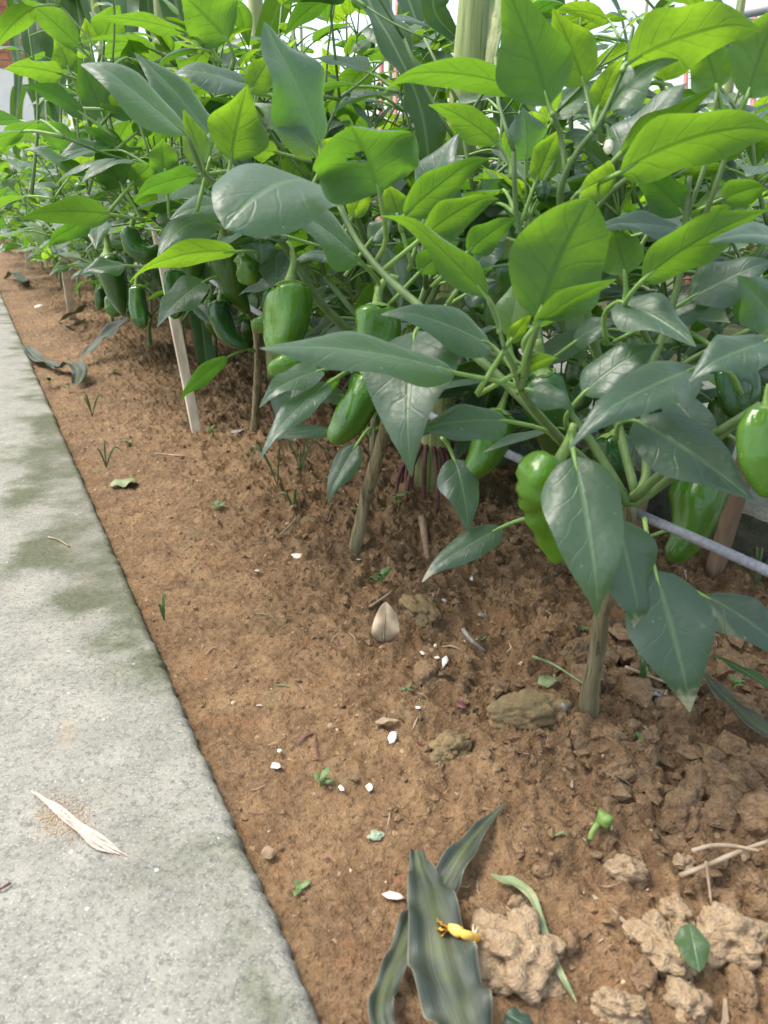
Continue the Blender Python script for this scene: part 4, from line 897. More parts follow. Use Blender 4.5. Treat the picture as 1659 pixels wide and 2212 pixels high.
for k in range(17):                                  # brace roots
    a = k * 6.283 / 17 + 0.1 * math.sin(k * 5); d = Vector((math.cos(a), math.sin(a), 0)); o = c1base
    pts = [o + d * 0.016 + Vector((0, 0, 0.078)), o + d * 0.032 + Vector((0, 0, 0.060)), o + d * (0.042 + 0.008 * math.sin(k * 3)) + Vector((0, 0, 0.025)), o + d * (0.046 + 0.012 * math.sin(k * 3)) + Vector((0, 0, -0.025))]
    vv, ff = tube(pts, [0.0040, 0.0036, 0.0033, 0.0028], 6, 4, 0.08, k); add('root', mesh('root', vv, ff, M['root']), c1)
def px_ribbon(parent, pts, wid, seed, fold=0.25, wave=0.12, up=None, name='leaf', mat='corn', n=7):
    P = [W(*p) for p in pts]; ww = [w * p[2] / FPX for w, p in zip(wid, pts)]
    V, F, UV = ribbon(P, ww, up or Vector((0.1, -1, 0.25)), wave, fold, n, seed, 10); return add(name, mesh(name, V, F, M[mat], True, None, UV), parent)
px_ribbon(c1, [(1010, -250, 1.05), (880, -250, 1.02), (770, -130, 0.98), (795, 0, 0.94), (842, 85, 0.92), (880, 160, 0.92), (908, 235, 0.93), (922, 315, 0.94), (932, 420, 0.97)], [60, 120, 140, 150, 138, 100, 130, 124, 60], 5, 0.22, 0.10)
px_ribbon(c1, [(985, 80, 1.08), (950, 45, 1.07), (935, 5, 1.06), (945, -60, 1.06), (960, -160, 1.07)], [26, 52, 66, 70, 50], 6, 0.35, 0.1)
px_ribbon(c1, [(1040, 130, 1.1), (1085, 190, 1.12), (1110, 240, 1.12), (1120, 320, 1.13)], [40, 80, 95, 60], 7, 0.35, 0.1)
px_ribbon(c1, [(1000, 300, 1.05), (1020, 200, 1.04), (1050, 90, 1.04), (1075, -40, 1.05)], [70, 62, 55, 40], 8, 0.7, 0.02, mat='cornstalk', name='sheath_blade')
CN = [(1.92, 0.66, 'second'), (2.80, 0.63, 'third'), (3.7, 0.62, 'fourth'), (4.5, 0.64, 'fifth'), (5.4, 0.62, 'sixth'), (6.4, 0.62, 'seventh'), (3.2, 0.70, 'slender fourth')]
for i, (s, t, o) in enumerate(CN[:6]):
    c, z2 = corn(base_at(s, t), 11 + i, '%s corn plant of the row, counted from the camera' % o, random.Random(i).uniform(1.5, 1.9), 0.018, 7, (0.03 * math.sin(i * 2), 0.02), az0=(0.2, -0.3, 0.5, 0.1, -0.2, 0.4)[i])
    if i == 1:
        e = z2[3]; V, F = tube([e, e + Vector((0.03, -0.03, 0.06)), e + Vector((0.05, -0.05, 0.13)), e + Vector((0.06, -0.06, 0.19))], [0.012, 0.024, 0.024, 0.008], 12, 4); ear = add('ear', mesh('ear', V, F, M['cornstalk']), c)
        ps = []
        for q in range(40):
            a = q * 2.4; r_ = 0.012 * math.sqrt(q / 40); b0 = e + Vector((0.06 + r_ * math.cos(a), -0.06 + r_ * math.sin(a), 0.185)); dd = Vector((0.03 * math.cos(a) + 0.02, 0.03 * math.sin(a) - 0.03, 0))
            ps.append(tube([b0, b0 + dd * 0.5 + Vector((0, 0, 0.03)), b0 + dd + Vector((0, 0, 0.0)), b0 + dd * 1.2 + Vector((0, 0, -0.07))], [0.0012, 0.0012, 0.001, 0.0008], 3, 3))
        V, F = join(ps); add('silk', mesh('silk', V, F, M['silk']), ear)
cornpl = [o for o in COL.objects if o.name.startswith('corn_plant')]
for i, (k_, pts, wd) in enumerate(((2, [(300, -260, 2.7), (272, -150, 2.65), (266, -20, 2.6), (272, 60, 2.6), (282, 125, 2.62)], [30, 62, 66, 58, 20]), (1, [(520, -220, 2.0), (430, -200, 2.0), (370, -80, 2.0), (385, 30, 2.0), (402, 110, 2.02), (408, 170, 2.05)], [30, 60, 74, 70, 52, 18]),
    (3, [(170, -200, 3.2), (100, -150, 3.2), (62, 0, 3.2), (66, 90, 3.2), (84, 170, 3.22), (80, 260, 3.25)], [20, 36, 36, 34, 30, 10]), (3, [(170, -160, 3.3), (110, -110, 3.3), (104, 20, 3.3), (122, 110, 3.3), (134, 200, 3.32)], [20, 50, 60, 54, 16]), (4, [(80, -100, 4.0), (40, -60, 4.0), (30, 60, 4.0), (40, 150, 4.0), (34, 250, 4.0)], [10, 20, 24, 20, 6]), (2, [(360, -180, 2.7), (330, -100, 2.7), (320, 0, 2.7), (332, 100, 2.7)], [24, 44, 50, 14]))):
    px_ribbon(cornpl[k_], pts, wd, 70 + i, 0.25, 0.14)
LOW = 'low bushy pepper plants against the kerb'
for i, (s, t) in enumerate(((0.98, 0.83), (1.30, 0.80), (1.62, 0.80), (2.1, 0.80), (2.7, 0.80))):
    b = base_at(s, t); p = thing('pepper_plant', b, '%s low bushy pepper plant against the kerb, counted from the camera' % (['first', 'second', 'third'] + ORD)[i], 'plant', LOW)
    grow(p, b, 160 + i, 0.40, 1.25, 0.72, 0.082, 4, 1, True, r0=0.005, fork=0.10)
for i, (s, t) in enumerate(((1.2, 2.4), (2.2, 2.5), (3.4, 2.45), (4.8, 2.5), (6.0, 2.4))):
    c, _ = corn(ST(s, t, -0.01), 31 + i, '%s corn plant beyond the kerb path, counted from the near end' % ['first', 'second', 'third', 'fourth', 'fifth'][i], 1.7, 0.018, 7, (0, 0), az0=0.7 * i); c['group'] = 'corn plants beyond the kerb path'

# climbing beans on poles beyond the kerb path
for i, (s, t, hh) in enumerate(((1.5, 2.6, 1.15), (2.1, 2.75, 1.0), (2.9, 2.7, 1.2), (0.9, 2.6, 1.05), (3.9, 2.75, 1.2), (5.0, 2.6, 1.2))):
    b = ST(s, t, -0.02); rnd = random.Random(700 + i); v_ = thing('bean_vine', b, '%s climbing bean vine beyond the kerb path, counted along its row' % ['first', 'second', 'third', 'fourth', 'fifth', 'sixth'][(1, 2, 3, 0, 4, 5)[i]], 'vine', 'climbing beans on poles beyond the path')
    vv, ff = tube([b, b + Vector((0.02, 0.01, hh * 0.5)), b + Vector((0.03, 0, hh * 1.2))], [0.009, 0.008, 0.007], 8, 4); add('pole', mesh('pole', vv, ff, M['bamboo']), v_)
    tw = [b + Vector((0.015 * math.cos(q * 0.9), 0.015 * math.sin(q * 0.9), hh * q / 20)) for q in range(21)]; vv, ff = tube(tw, [0.003] * 21, 5, 2); add('stem', mesh('stem', vv, ff, M['stem']), v_)
    for q in range(110):
        z_ = hh * rnd.random() ** 0.8; a_ = rnd.uniform(0, 6.28); n_ = b + Vector((math.cos(a_) * 0.03, math.sin(a_) * 0.03, z_)); put_leaf(v_, n_ + Vector((math.cos(a_), math.sin(a_), 0.1)) * rnd.uniform(0, 0.16), Vector((math.cos(a_), math.sin(a_), rnd.uniform(-0.3, 0.5))), Vector((rnd.uniform(-0.5, 0.5), rnd.uniform(-0.5, 0.5), 1)), rnd.uniform(0.05, 0.10), rnd.uniform(0.1, 0.7), None, rnd)

# ------------------------------------------------------------------ stakes, cord, far structures
def box_post(name, pts, w, d, mat, label, cat, group=None, nails=False):
    """squared stake from foot to head with chamfered corners and a pointed foot"""
    a, b = pts; ax = (b - a).normalized(); x = Vector((DT[0], DT[1], 0)); x = (x - ax * x.dot(ax)).normalized(); y = ax.cross(x); V, F = [], []
    c = 0.15; prof = [(-1, -1 + c), (-1 + c, -1), (1 - c, -1), (1, -1 + c), (1, 1 - c), (1 - c, 1), (-1 + c, 1), (-1, 1 - c)]
    lv = [(-0.035, 0.25), (0.0, 0.9), (0.02, 1.0), (0.35, 0.985), (0.7, 1.01), (0.985, 1.0), (1.0, 0.9)]; L = (b - a).length
    for (f, k) in lv:
        p = a + ax * (f * L if f > 0 else f)
        for (u, v_) in prof: V.append(p + x * u * w / 2 * k + y * v_ * d / 2 * k)
    for i in range(len(lv) - 1):
        for j in range(8): q = (j + 1) % 8; F.append((i * 8 + j, i * 8 + q, (i + 1) * 8 + q, (i + 1) * 8 + j))
    F.append(tuple(range(7, -1, -1))); m = (len(lv) - 1) * 8; F.append(tuple(range(m, m + 8)))
    return tag(add(name, mesh(name, V, F, mat, False)), label, cat, group)
SG = 'pale wooden stakes along the front row'
box_post('wooden_stake', (on_soil(426, 936), W(338, 492, 1.50)), 0.020, 0.010, M['bamboo'], 'pale wooden stake between the third and fourth pepper plants', 'stake', SG)
box_post('wooden_stake', (on_soil(157, 690), W(134, 530, 2.80)), 0.030, 0.014, M['bamboo'], 'second pale stake from the camera, left of the drooping leaf', 'stake', SG)
box_post('wooden_stake', (on_soil(64, 580), W(54, 440, 4.95)), 0.042, 0.014, M['bamboo'], 'farther pale stake near the left edge of the picture', 'stake', SG)
box_post('wooden_stake', (on_soil(6, 545), W(0, 430, 6.1)), 0.046, 0.014, M['bamboo'], 'farthest pale stake at the very left edge', 'stake', SG)
box_post('wooden_post', (on_soil(1540, 1245), W(1640, 900, 0.86)), 0.020, 0.016, M['brownwood'], 'brown squared wooden post in front of the kerb at right', 'post')
box_post('wooden_post', (on_soil(1362, 1200), W(1390, 1060, 0.93)), 0.014, 0.010, M['brownwood'], 'short brown post half hidden behind the nearest pepper stem', 'post')
pts = [(1780, 1290, 0.52), (1659, 1234, 0.545), (1500, 1163, 0.58), (1340, 1093, 0.62), (1160, 1010, 0.67), (1010, 938, 0.72), (860, 860, 0.80), (700, 760, 0.90), (545, 668, 1.05), (470, 615, 1.18), (410, 570, 1.32), (350, 518, 1.47), (296, 470, 1.68), (200, 440, 2.3), (120, 430, 3.2)]
vv, ff = tube([W(*p) for p in pts], [0.0040] * len(pts), 10, 6); tag(add('support_cord', mesh('support_cord', vv, ff, M['cord'])), 'smooth grey plastic-coated support line running along the pepper row', 'cord')

# brick and plaster wall beyond the far end of the beds, at left
wc = W(20, 200, 9.0); wc.z = -0.09
wl = thing('garden_wall', wc, 'red brick wall with a pale plastered lower half at far left', 'wall')
def boxm(c, sx, sy, sz, ang, bev=0.0):
    ca, sa = math.cos(ang), math.sin(ang); V = []
    for z in (-1, 1):
        for y in (-1, 1):
            for x in (-1, 1):
                lx, ly = x * sx / 2, y * sy / 2; V.append(c + Vector((lx * ca - ly * sa, lx * sa + ly * ca, z * sz / 2)))
    return V, [(0, 2, 3, 1), (4, 5, 7, 6), (0, 1, 5, 4), (2, 6, 7, 3), (0, 4, 6, 2), (1, 3, 7, 5)]
wa = R(8); wx = Vector((math.cos(wa), math.sin(wa), 0))
V, F = boxm(wc + Vector((0, 0, 0.98)) - wx * 0.55, 1.9, 0.22, 1.9, wa); add('plaster', mesh('plaster', V, F, M['plaster'], False), wl)
V, F = boxm(wc + Vector((0, 0, 2.55)) - wx * 0.55, 1.9, 0.20, 1.24, wa); add('mortar', mesh('mortar', V, F, M['mortar'], False), wl)
bv, bf_ = boxm(Vector((0, 0, 0)), 0.235, 0.03, 0.062, wa); BR = mesh('brick', bv, bf_, M['brick'], False)
yn = Vector((math.sin(wa), -math.cos(wa), 0))
for r_ in range(16):
    for q in range(7):
        xx = -0.85 + q * 0.25 + (0.125 if r_ % 2 else 0)
        if abs(xx) > 0.80: continue
        add('brick', BR, wl, Matrix.Translation(wc + wx * (xx - 0.55) + yn * 0.10 + Vector((0, 0, 1.98 + r_ * 0.074))))
# poles of the bean frames beyond
for i, (x, y0, y1, d, lab) in enumerate(((1502, 300, 40, 3.6, 'leaning faded red pole between the two upper right leaves'), (1480, 300, 60, 4.2, 'thin faded red pole left of the leaning one'), (1626, 300, 150, 3.2, 'short red pole at the right edge of the picture'), (822, 330, 60, 3.4, 'thin pink pole behind the drooping corn leaf'), (858, 30, -60, 3.9, 'red pole top above the drooping corn leaf'))):
    a = W(x, y0, d); b = W(x + (16 if i == 0 else 4), y1 - 120, d + 0.1); a = a + (a - b) * ((a.z + 0.03) / max(0.05, b.z - a.z)); 
    vv, ff = tube([a, a.lerp(b, 0.5), b], [0.012, 0.0118, 0.0115], 10, 3); V2, F2 = tube([b, b + (b - a).normalized() * 0.02], [0.014, 0.013], 10, 2)
    V, F = join([(vv, ff), (V2, F2)]); tag(add('bean_pole', mesh('bean_pole', V, F, M['red'])), lab, 'pole', 'red poles of the bean frame')
a, b = W(1590, 32, 3.0), W(1760, 0, 2.8); vv, ff = tube([a, a.lerp(b, 0.4), b, b + (b - a) * 2], [0.019] * 4, 12, 4)
pf = thing('pipe_frame', G(1560, 600, -0.02), 'grey metal pipe rail high at the upper right corner', 'frame')
add('rail', mesh('rail', vv, ff, M['steel']), pf)
for e in (a + (b - a) * 0.05, b + (b - a) * 1.9):
    vv, ff = tube([Vector((e.x, e.y, -0.05)), Vector((e.x, e.y, 0.5)), e], [0.019] * 3, 12, 3); add('post', mesh('post', vv, ff, M['steel']), pf)

# ------------------------------------------------------------------ things lying on the ground
def lump(px, py, w, hgt, mat, label, seed, squash=0.62, amp=0.32, group='clods of soil in the bed', name='soil_clod', depth_f=0.8, rot=0.0):
    p = on_soil(px, py); d = proj(p)[2]; r = w * d / FPX / 2
    V, F = blob_proto(0, 5 if w > 90 else 4); n = V / np.linalg.norm(V, axis=1)[:, None]
    k = 1 + amp * (pnoise(n[:, 0] * 1.6 + seed * 7, n[:, 1] * 1.6, n[:, 2] * 1.6) * 0.75)
    q_ = np.random.RandomState(seed)
    for cnt, hh_ in ((22, 0.40), (110, 0.26), (420, 0.12)):
        c_ = q_.normal(size=(cnt, 3)); c_ /= np.linalg.norm(c_, axis=1)[:, None]; dd = np.sqrt(np.maximum(0, 2 - 2 * (n @ c_.T).max(1))); rad = 2.6 / math.sqrt(cnt)
        k += amp * hh_ * (np.sqrt(np.maximum(0, 1 - (dd / rad) ** 2)) - 0.6) * 1.5
    k += amp * 0.15 * pnoise(n[:, 0] * 22, n[:, 1] * 22, n[:, 2] * 22 + seed)
    hh = hgt * d / FPX / 2
    v = n * k[:, None] * np.array([r, max(hh, r * 0.6) * depth_f, r * squash * 1.2]); ca, sa = math.cos(rot), math.sin(rot)
    v = np.stack([v[:, 0] * ca - v[:, 1] * sa, v[:, 0] * sa + v[:, 1] * ca, v[:, 2]], -1)
    Mx = Matrix.Translation(p + Vector((0, 0, r * squash * 0.30)))
    return tag(add(name, mesh(name, v.tolist(), F, M[mat]), None, Mx), label, 'clod', group)
for i, a in enumerate((
    (1120, 2068, 190, 230, 'clod', 'biggest pale knobbly clod right of the wilted corn leaf', 0.5),
    (1430, 2055, 118, 150, 'clod', 'tall dry clod left of the small green leaf', 0.75),
    (1575, 2040, 110, 190, 'clod', 'pale upright clod right of the small green leaf', 0.8),
    (1462, 1985, 78, 60, 'clod', 'small pinkish clod above the small green leaf', 0.8),
    (1355, 1892, 84, 56, 'clod', 'pale loaf-shaped clod alone in the smooth soil', 0.7),
    (1475, 1868, 44, 44, 'clod', 'tiny pale clod by the end of the dry stick', 0.7),
    (1480, 1768, 128, 108, 'clod_damp', 'large round brown clod at the right', 0.7),
    (1565, 1745, 88, 90, 'clod_damp', 'brown clod to the right of the large round one', 0.7),
    (1640, 1770, 90, 120, 'clod_damp', 'brown clod cut by the right edge of the picture', 0.8),
    (1150, 1555, 170, 110, 'clod_moss', 'wide mossy lump at the foot of the nearest pepper stem', 0.45),
    (975, 1625, 100, 90, 'clod_moss', 'mossy clod left of the nearest pepper stem', 0.5),
    (925, 1465, 90, 80, 'clod_damp', 'orange lump beside the eggshell bits', 0.5),
    (905, 1325, 110, 80, 'clod_moss', 'stony lump behind the dry tan leaf', 0.5),
    (1340, 2185, 110, 80, 'clod', 'pale clod on the bottom edge', 0.6),
    (1480, 2170, 80, 120, 'clod', 'narrow pale clod on the bottom edge, right part', 0.7),
    (1390, 2120, 80, 66, 'clod_damp', 'brown clod between the pale ones near the bottom', 0.7),
    (1610, 1920, 120, 80, 'clod_damp', 'brown lump under the end of the dry stick', 0.6),
    (1060, 1980, 100, 70, 'clod_damp', 'flat brown clod beside the withered grass blade', 0.45),
    (1120, 1955, 40, 36, 'clod', 'tiny pale clod by the withered grass blade', 0.7),
    (1250, 1420, 110, 50, 'clod_damp', 'rough clod just left of the brown stem', 0.5),
    (1600, 2140, 90, 80, 'clod_damp', 'brown clod in the lower right corner', 0.6),
    (1560, 1690, 100, 60, 'clod_damp', 'low brown clod behind the round ones', 0.55),
    (1640, 1660, 90, 60, 'clod_damp', 'dark clod at the right below the corn leaf strip', 0.55),
    (1340, 1680, 110, 60, 'clod_damp', 'low reddish clod below the brown stem', 0.45),
    (1230, 2040, 60, 50, 'clod_damp', 'small clod right of the biggest pale clod', 0.6))):
    lump(*a[:6], seed=i + 2, squash=a[6], amp=0.60 if a[4] == 'clod' else 0.42, rot=0.7 * i)

def strip_on_soil(name, pts, wid, mat, label, cat, lift=0.004, fold=0.3, wave=0.18, seed=1, n=6, group=None, sides=8):
    P, ww = [], []
    for (x, y, *h), w in zip(pts, wid):
        p = on_soil(x, y, lift + (h[0] if h else 0)); P.append(p); ww.append(w * proj(p)[2] / FPX)
    V, F, UV = ribbon(P, ww, Vector((0, 0, 1)), wave, fold, n, seed, sides, 0.10 if mat == 'cornwilt' else 0.0); me = mesh(name, V, F, M[mat], True, None, UV)
    return me, tag(add(name, me), label, cat, group) if label else None
wc_ = thing('wilted_corn_leaf', on_soil(950, 2000), 'big wilted grey-green corn leaf lying folded on the bare soil', 'leaf')
for nm, pts, wid, sd in (('blade', [(900, 1838, 0.012), (908, 1880, 0.014), (925, 1930, 0.018), (940, 2000, 0.02), (955, 2090, 0.02), (985, 2170, 0.02), (1010, 2240, 0.02)], [30, 48, 92, 118, 150, 150, 120], 3),
                         ('upper_tongue', [(940, 1940, 0.006), (965, 1900, 0.010), (1000, 1840, 0.012), (1040, 1790, 0.008), (1090, 1735, 0.002)], [60, 66, 52, 30, 4], 4),
                         ('side_tongue', [(905, 1955, 0.004), (888, 2000, 0.010), (862, 2070, 0.012), (835, 2130, 0.012), (822, 2190, 0.012), (850, 2260, 0.01)], [44, 56, 52, 50, 56, 50], 5)):
    me, _ = strip_on_soil(nm, pts, wid, 'cornwilt', None, None, 0.002, 0.42, 0.26, sd, 9, None, 16); add(nm, me, wc_)
wd = thing('wilted_corn_leaf', on_soil(140, 780), 'crumpled wilted corn leaf at the edge of the concrete path', 'leaf')
for nm, pts, wid, sd in (('blade', [(55, 745, 0.006), (75, 770, 0.014), (105, 785, 0.012), (130, 795, 0.015)], [14, 26, 20, 24], 6), ('fold', [(128, 795, 0.01), (150, 785, 0.03), (172, 800, 0.03), (165, 830, 0.01)], [26, 34, 34, 20], 7), ('long_blade', [(175, 775, 0.02), (205, 745, 0.05), (240, 715, 0.07), (275, 690, 0.10)], [8, 30, 34, 14], 8)):
    me, _ = strip_on_soil(nm, pts, wid, 'cornwilt', None, None, 0.004, 0.3, 0.2, sd); add(nm, me, wd)
we = thing('wilted_corn_leaf', on_soil(165, 700), 'wilted corn leaf wrapped round the foot of the second stake', 'leaf')
for nm, pts, wid, sd in (('blade', [(125, 695, 0.0), (145, 685, 0.02), (170, 672, 0.04), (190, 660, 0.06)], [6, 18, 22, 10], 9), ('fold', [(140, 702, 0.0), (165, 703, 0.01), (185, 690, 0.02)], [6, 14, 8], 10)):
    me, _ = strip_on_soil(nm, pts, wid, 'cornwilt', None, None, 0.004, 0.3, 0.2, sd); add(nm, me, we)
wf = thing('wilted_corn_leaf', on_soil(35, 610), 'small heap of wilted corn leaf near the left edge', 'leaf')
for nm, pts, wid, sd in (('blade', [(10, 602, 0.0), (28, 590, 0.04), (50, 605, 0.05), (62, 618, 0.01)], [6, 20, 22, 8], 12), ('fold', [(40, 620, 0.0), (60, 610, 0.02), (82, 616, 0.0)], [6, 14, 6], 13)):
    me, _ = strip_on_soil(nm, pts, wid, 'cornwilt', None, None, 0.004, 0.3, 0.2, sd); add(nm, me, wf)
strip_on_soil('corn_leaf_strip', [(1520, 1455, 0.02), (1560, 1500, 0.018), (1610, 1545, 0.016), (1680, 1600, 0.014)], [16, 34, 42, 40], 'cornwilt', 'ribbed corn leaf strip lying at the right below the dark leaves', 'leaf', seed=14)
strip_on_soil('corn_leaf_strip', [(1535, 1415, 0.05), (1590, 1440, 0.05), (1640, 1470, 0.05), (1720, 1510, 0.045)], [6, 30, 34, 34], 'corn', 'dark green corn leaf strip above the ribbed one at right', 'leaf', seed=15)
strip_on_soil('withered_grass', [(1060, 1890, 0.004), (1100, 1905, 0.005), (1140, 1925, 0.008), (1165, 1975, 0.006), (1185, 2040, 0.006), (1215, 2110, 0.004), (1245, 2165, 0.002)], [8, 24, 22, 14, 16, 14, 4], 'pale_green', 'long withered pale green grass blade bent across the soil', 'grass', seed=16, fold=0.5)
strip_on_soil('withered_grass', [(1110, 1960, 0.002), (1160, 1985, 0.004), (1195, 2020, 0.003)], [8, 18, 5], 'cornwilt', 'short dark grass blade crossing the long withered one', 'grass', seed=17)
strip_on_soil('withered_grass', [(1170, 2010, 0.002), (1185, 2060, 0.004), (1205, 2100, 0.002)], [8, 24, 5], 'cornwilt', 'dark flat blade beside the lower end of the withered grass', 'grass', seed=18)

def flat_leaf(px, py, tx, ty, w, mat, label, cat='leaf', lift=0.006, arch=0.12, fold=0.2, a=0.7, b=0.8, seed=1, name='fallen_leaf', young=None, group=None, tiplift=0.0):
    B, T = on_soil(px, py, lift), on_soil(tx, ty, lift + tiplift); L = (T - B).length; Wd = w * proj(B)[2] / FPX; y = (T - B).normalized()
    z = Vector((0, 0, 1)); z = (z - y * z.dot(y)).normalized(); V, F, UV = blade(L, Wd, arch, fold, 0.18, 0.03, 0.3, a, b, 14, 8, seed, 0.3)
    Rm = Matrix((y.cross(z), y, z)).transposed(); o = add(name, mesh(name, [B + Rm @ p for p in V], F, M[mat], True, None, UV))
    if young is not None: o.color = (young, 0, 0, 1)
    return tag(o, label, cat, group)
flat_leaf(238, 1048, 298, 1040, 40, 'pale_green', 'pale curled leaf lying beside the concrete path', seed=2, a=0.5, b=0.4)
flat_leaf(1490, 1995, 1510, 2098, 62, 'leaf', 'fresh small green leaf lying between pale clods', seed=3, young=0.45, lift=0.022, arch=0.05)
flat_leaf(1090, 2190, 1150, 2230, 60, 'leaf', 'dark round leaf cut off by the bottom edge', seed=4, young=0.05)
flat_leaf(1375, 1495, 1440, 1500, 40, 'grey', 'pale grey flake of dry leaf right of the brown stem', seed=5, a=0.35, b=0.3, name='dry_flake')
flat_leaf(1170, 1480, 1200, 1468, 36, 'pale_green', 'yellow-green leaf scrap above the mossy lump', seed=6, a=0.4, b=0.4)
flat_leaf(497, 935, 540, 933, 16, 'grey', 'small grey dead leaf left of the third pepper stem', seed=7)
flat_leaf(920, 1000, 945, 955, 26, 'pale_green', 'faded pale leaf right of the purple corn roots', seed=8, tiplift=0.03)
flat_leaf(575, 1828, 585, 1855, 26, 'brownwood', 'curled brown leaf scrap by the edge of the concrete', seed=9, name='dry_flake')
flat_leaf(1035, 1330, 1070, 1318, 24, 'grey', 'grey curled leaf under the canopy left of the stem', seed=10, name='dry_flake')
flat_leaf(905, 1305, 935, 1290, 24, 'grey', 'dark grey leaf scrap behind the dry tan leaf', seed=11, name='dry_flake')
flat_leaf(985, 1515, 1005, 1530, 16, 'root', 'dark reddish scrap below the eggshell bits', seed=12, name='dry_flake')
flat_leaf(810, 1560, 860, 1556, 14, 'straw', 'thin brown leaf sliver in the open soil', seed=13, name='dry_flake')
lump(812, 1806, 34, 34, 'lichen', 'round grey-green lichen flake on the smooth soil', 40, 0.3, 0.3, None, 'lichen_flake')
# dry tan leaf standing like a hood
tl = thing('dry_leaf', on_soil(832, 1385), 'upright tan dry leaf, papery and cupped, in mid soil', 'leaf')
B = on_soil(828, 1392, -0.004); T = W(834, 1300, proj(B)[2] * 0.985); L = (T - B).length; y = (T - B).normalized(); z = (Vector((0, -1, 0.4)) - y * Vector((0, -1, 0.4)).dot(y)).normalized(); Rm = Matrix((y.cross(z), y, z)).transposed()
V, F, UV = blade(L, L * 0.56, 0.07, 0.38, 0.22, 0.03, 0.25, 0.62, 0.80, 18, 12, 5, 0.35); add('blade', mesh('blade', [B + Rm @ p for p in V], F, M['tan'], True, None, UV), tl)
vv, ff = tube([on_soil(822, 1400), B, B + y * L * 0.3 + z * 0.008, B + y * L * 0.8 + z * 0.008], [0.002, 0.002, 0.0012, 0.0006], 6, 3); add('midrib', mesh('midrib', vv, ff, M['straw']), tl)

def shard(px, py, w, mat, label, seed, group, name='eggshell_piece', cat='eggshell', curl=0.22, tilt=0.5):
    p = on_soil(px, py, 0.003); rnd = random.Random(seed); r = 1.25 * w * proj(p)[2] / FPX / 2; k = rnd.choice((5, 6, 7)); V = [Vector((0, 0, curl * r * 0.5))]; F = []
    for ring in (0.55, 1.0):
        for j in range(k): a = 6.283 * j / k; q = ring * (1 if ring < 1 else rnd.uniform(0.55, 1.35)); V.append(Vector((math.cos(a) * r * q, math.sin(a) * r * q * 0.6, -curl * r * q * q * 0.6 + curl * r * 0.5)))
    for j in range(k): n = (j + 1) % k; F.append((0, 1 + j, 1 + n)); F.append((1 + j, 1 + k + j, 1 + k + n, 1 + n))
    m = len(V); V += [v + Vector((0, 0, -0.0005)) for v in V]; F += [tuple(i + m for i in f[::-1]) for f in F]
    for j in range(k): n = (j + 1) % k; F.append((1 + k + j, m + 1 + k + j, m + 1 + k + n, 1 + k + n))
    Mx = Matrix.Translation(p) @ Matrix.Rotation(rnd.uniform(-tilt, tilt), 4, 'X') @ Matrix.Rotation(rnd.uniform(0, 6), 4, 'Z')
    return tag(add(name, mesh(name, V, F, M[mat]), None, Mx), label, cat, group)
EG = 'broken eggshell pieces on the soil'
for i, (x, y, w, m, l) in enumerate((
    (852, 1935, 40, 'pinkshell', 'large pinkish eggshell piece left of the wilted corn leaf'), (598, 1655, 28, 'shell', 'white eggshell sliver nearest the concrete path'), (603, 1620, 16, 'shell', 'small white eggshell bit above the sliver by the path'),
    (738, 1702, 16, 'shell', 'white eggshell bit right of the small seedling'), (800, 1700, 26, 'shell', 'curved white eggshell in mid soil right of the seedling'), (848, 1590, 26, 'shell', 'bright white eggshell with a torn tail in mid soil'),
    (915, 1405, 26, 'shell', 'cluster piece of eggshell right below the tan leaf'), (960, 1430, 24, 'shell', 'white eggshell flake right of the orange lump'), (945, 1420, 14, 'shell', 'tiny eggshell flake beside the white one near the orange lump'),
    (958, 1296, 18, 'shell', 'white square eggshell chip behind the stony lump'), (560, 1523, 14, 'shell', 'lone eggshell chip in the smooth soil near the path'), (645, 1200, 26, 'pinkshell', 'pale wood-like flake left of the leaning stem'),
    (903, 1528, 12, 'shell', 'small triangular eggshell chip above the mossy clod'), (82, 661, 16, 'shell', 'bright white flake beyond the crumpled corn leaf'), (775, 1208, 12, 'shell', 'white chip at the foot of the leaning stem'),
    (1018, 1250, 14, 'shell', 'pale chip by the tip of the low dark leaf'), (555, 1232, 16, 'shell', 'pale translucent flake in the open soil'), (940, 1395, 12, 'pinkshell', 'faint pink chip above the orange lump'))):
    shard(x, y, w, m, l, i, EG)
for i, (x, y, w, m, l) in enumerate(((505, 1520, 12, 'dust', 'pale pebble in the smooth soil'), (925, 1128, 22, 'grey', 'grey round pebble under the purple roots'), (1190, 1465, 20, 'dust', 'tan pebble beside the yellow-green scrap'), (1170, 1885, 44, 'clod_damp', 'ochre stone below the fallen stalk'), (1215, 1530, 22, 'grey', 'grey pebble on the mossy lump'), (1380, 2010, 30, 'dust', 'yellowish pebble left of the tall dry clod'))):
    o = lump(x, y, w, w, m, l, 60 + i, 0.7, 0.2, 'pebbles on the soil', 'pebble'); o['category'] = 'pebble'

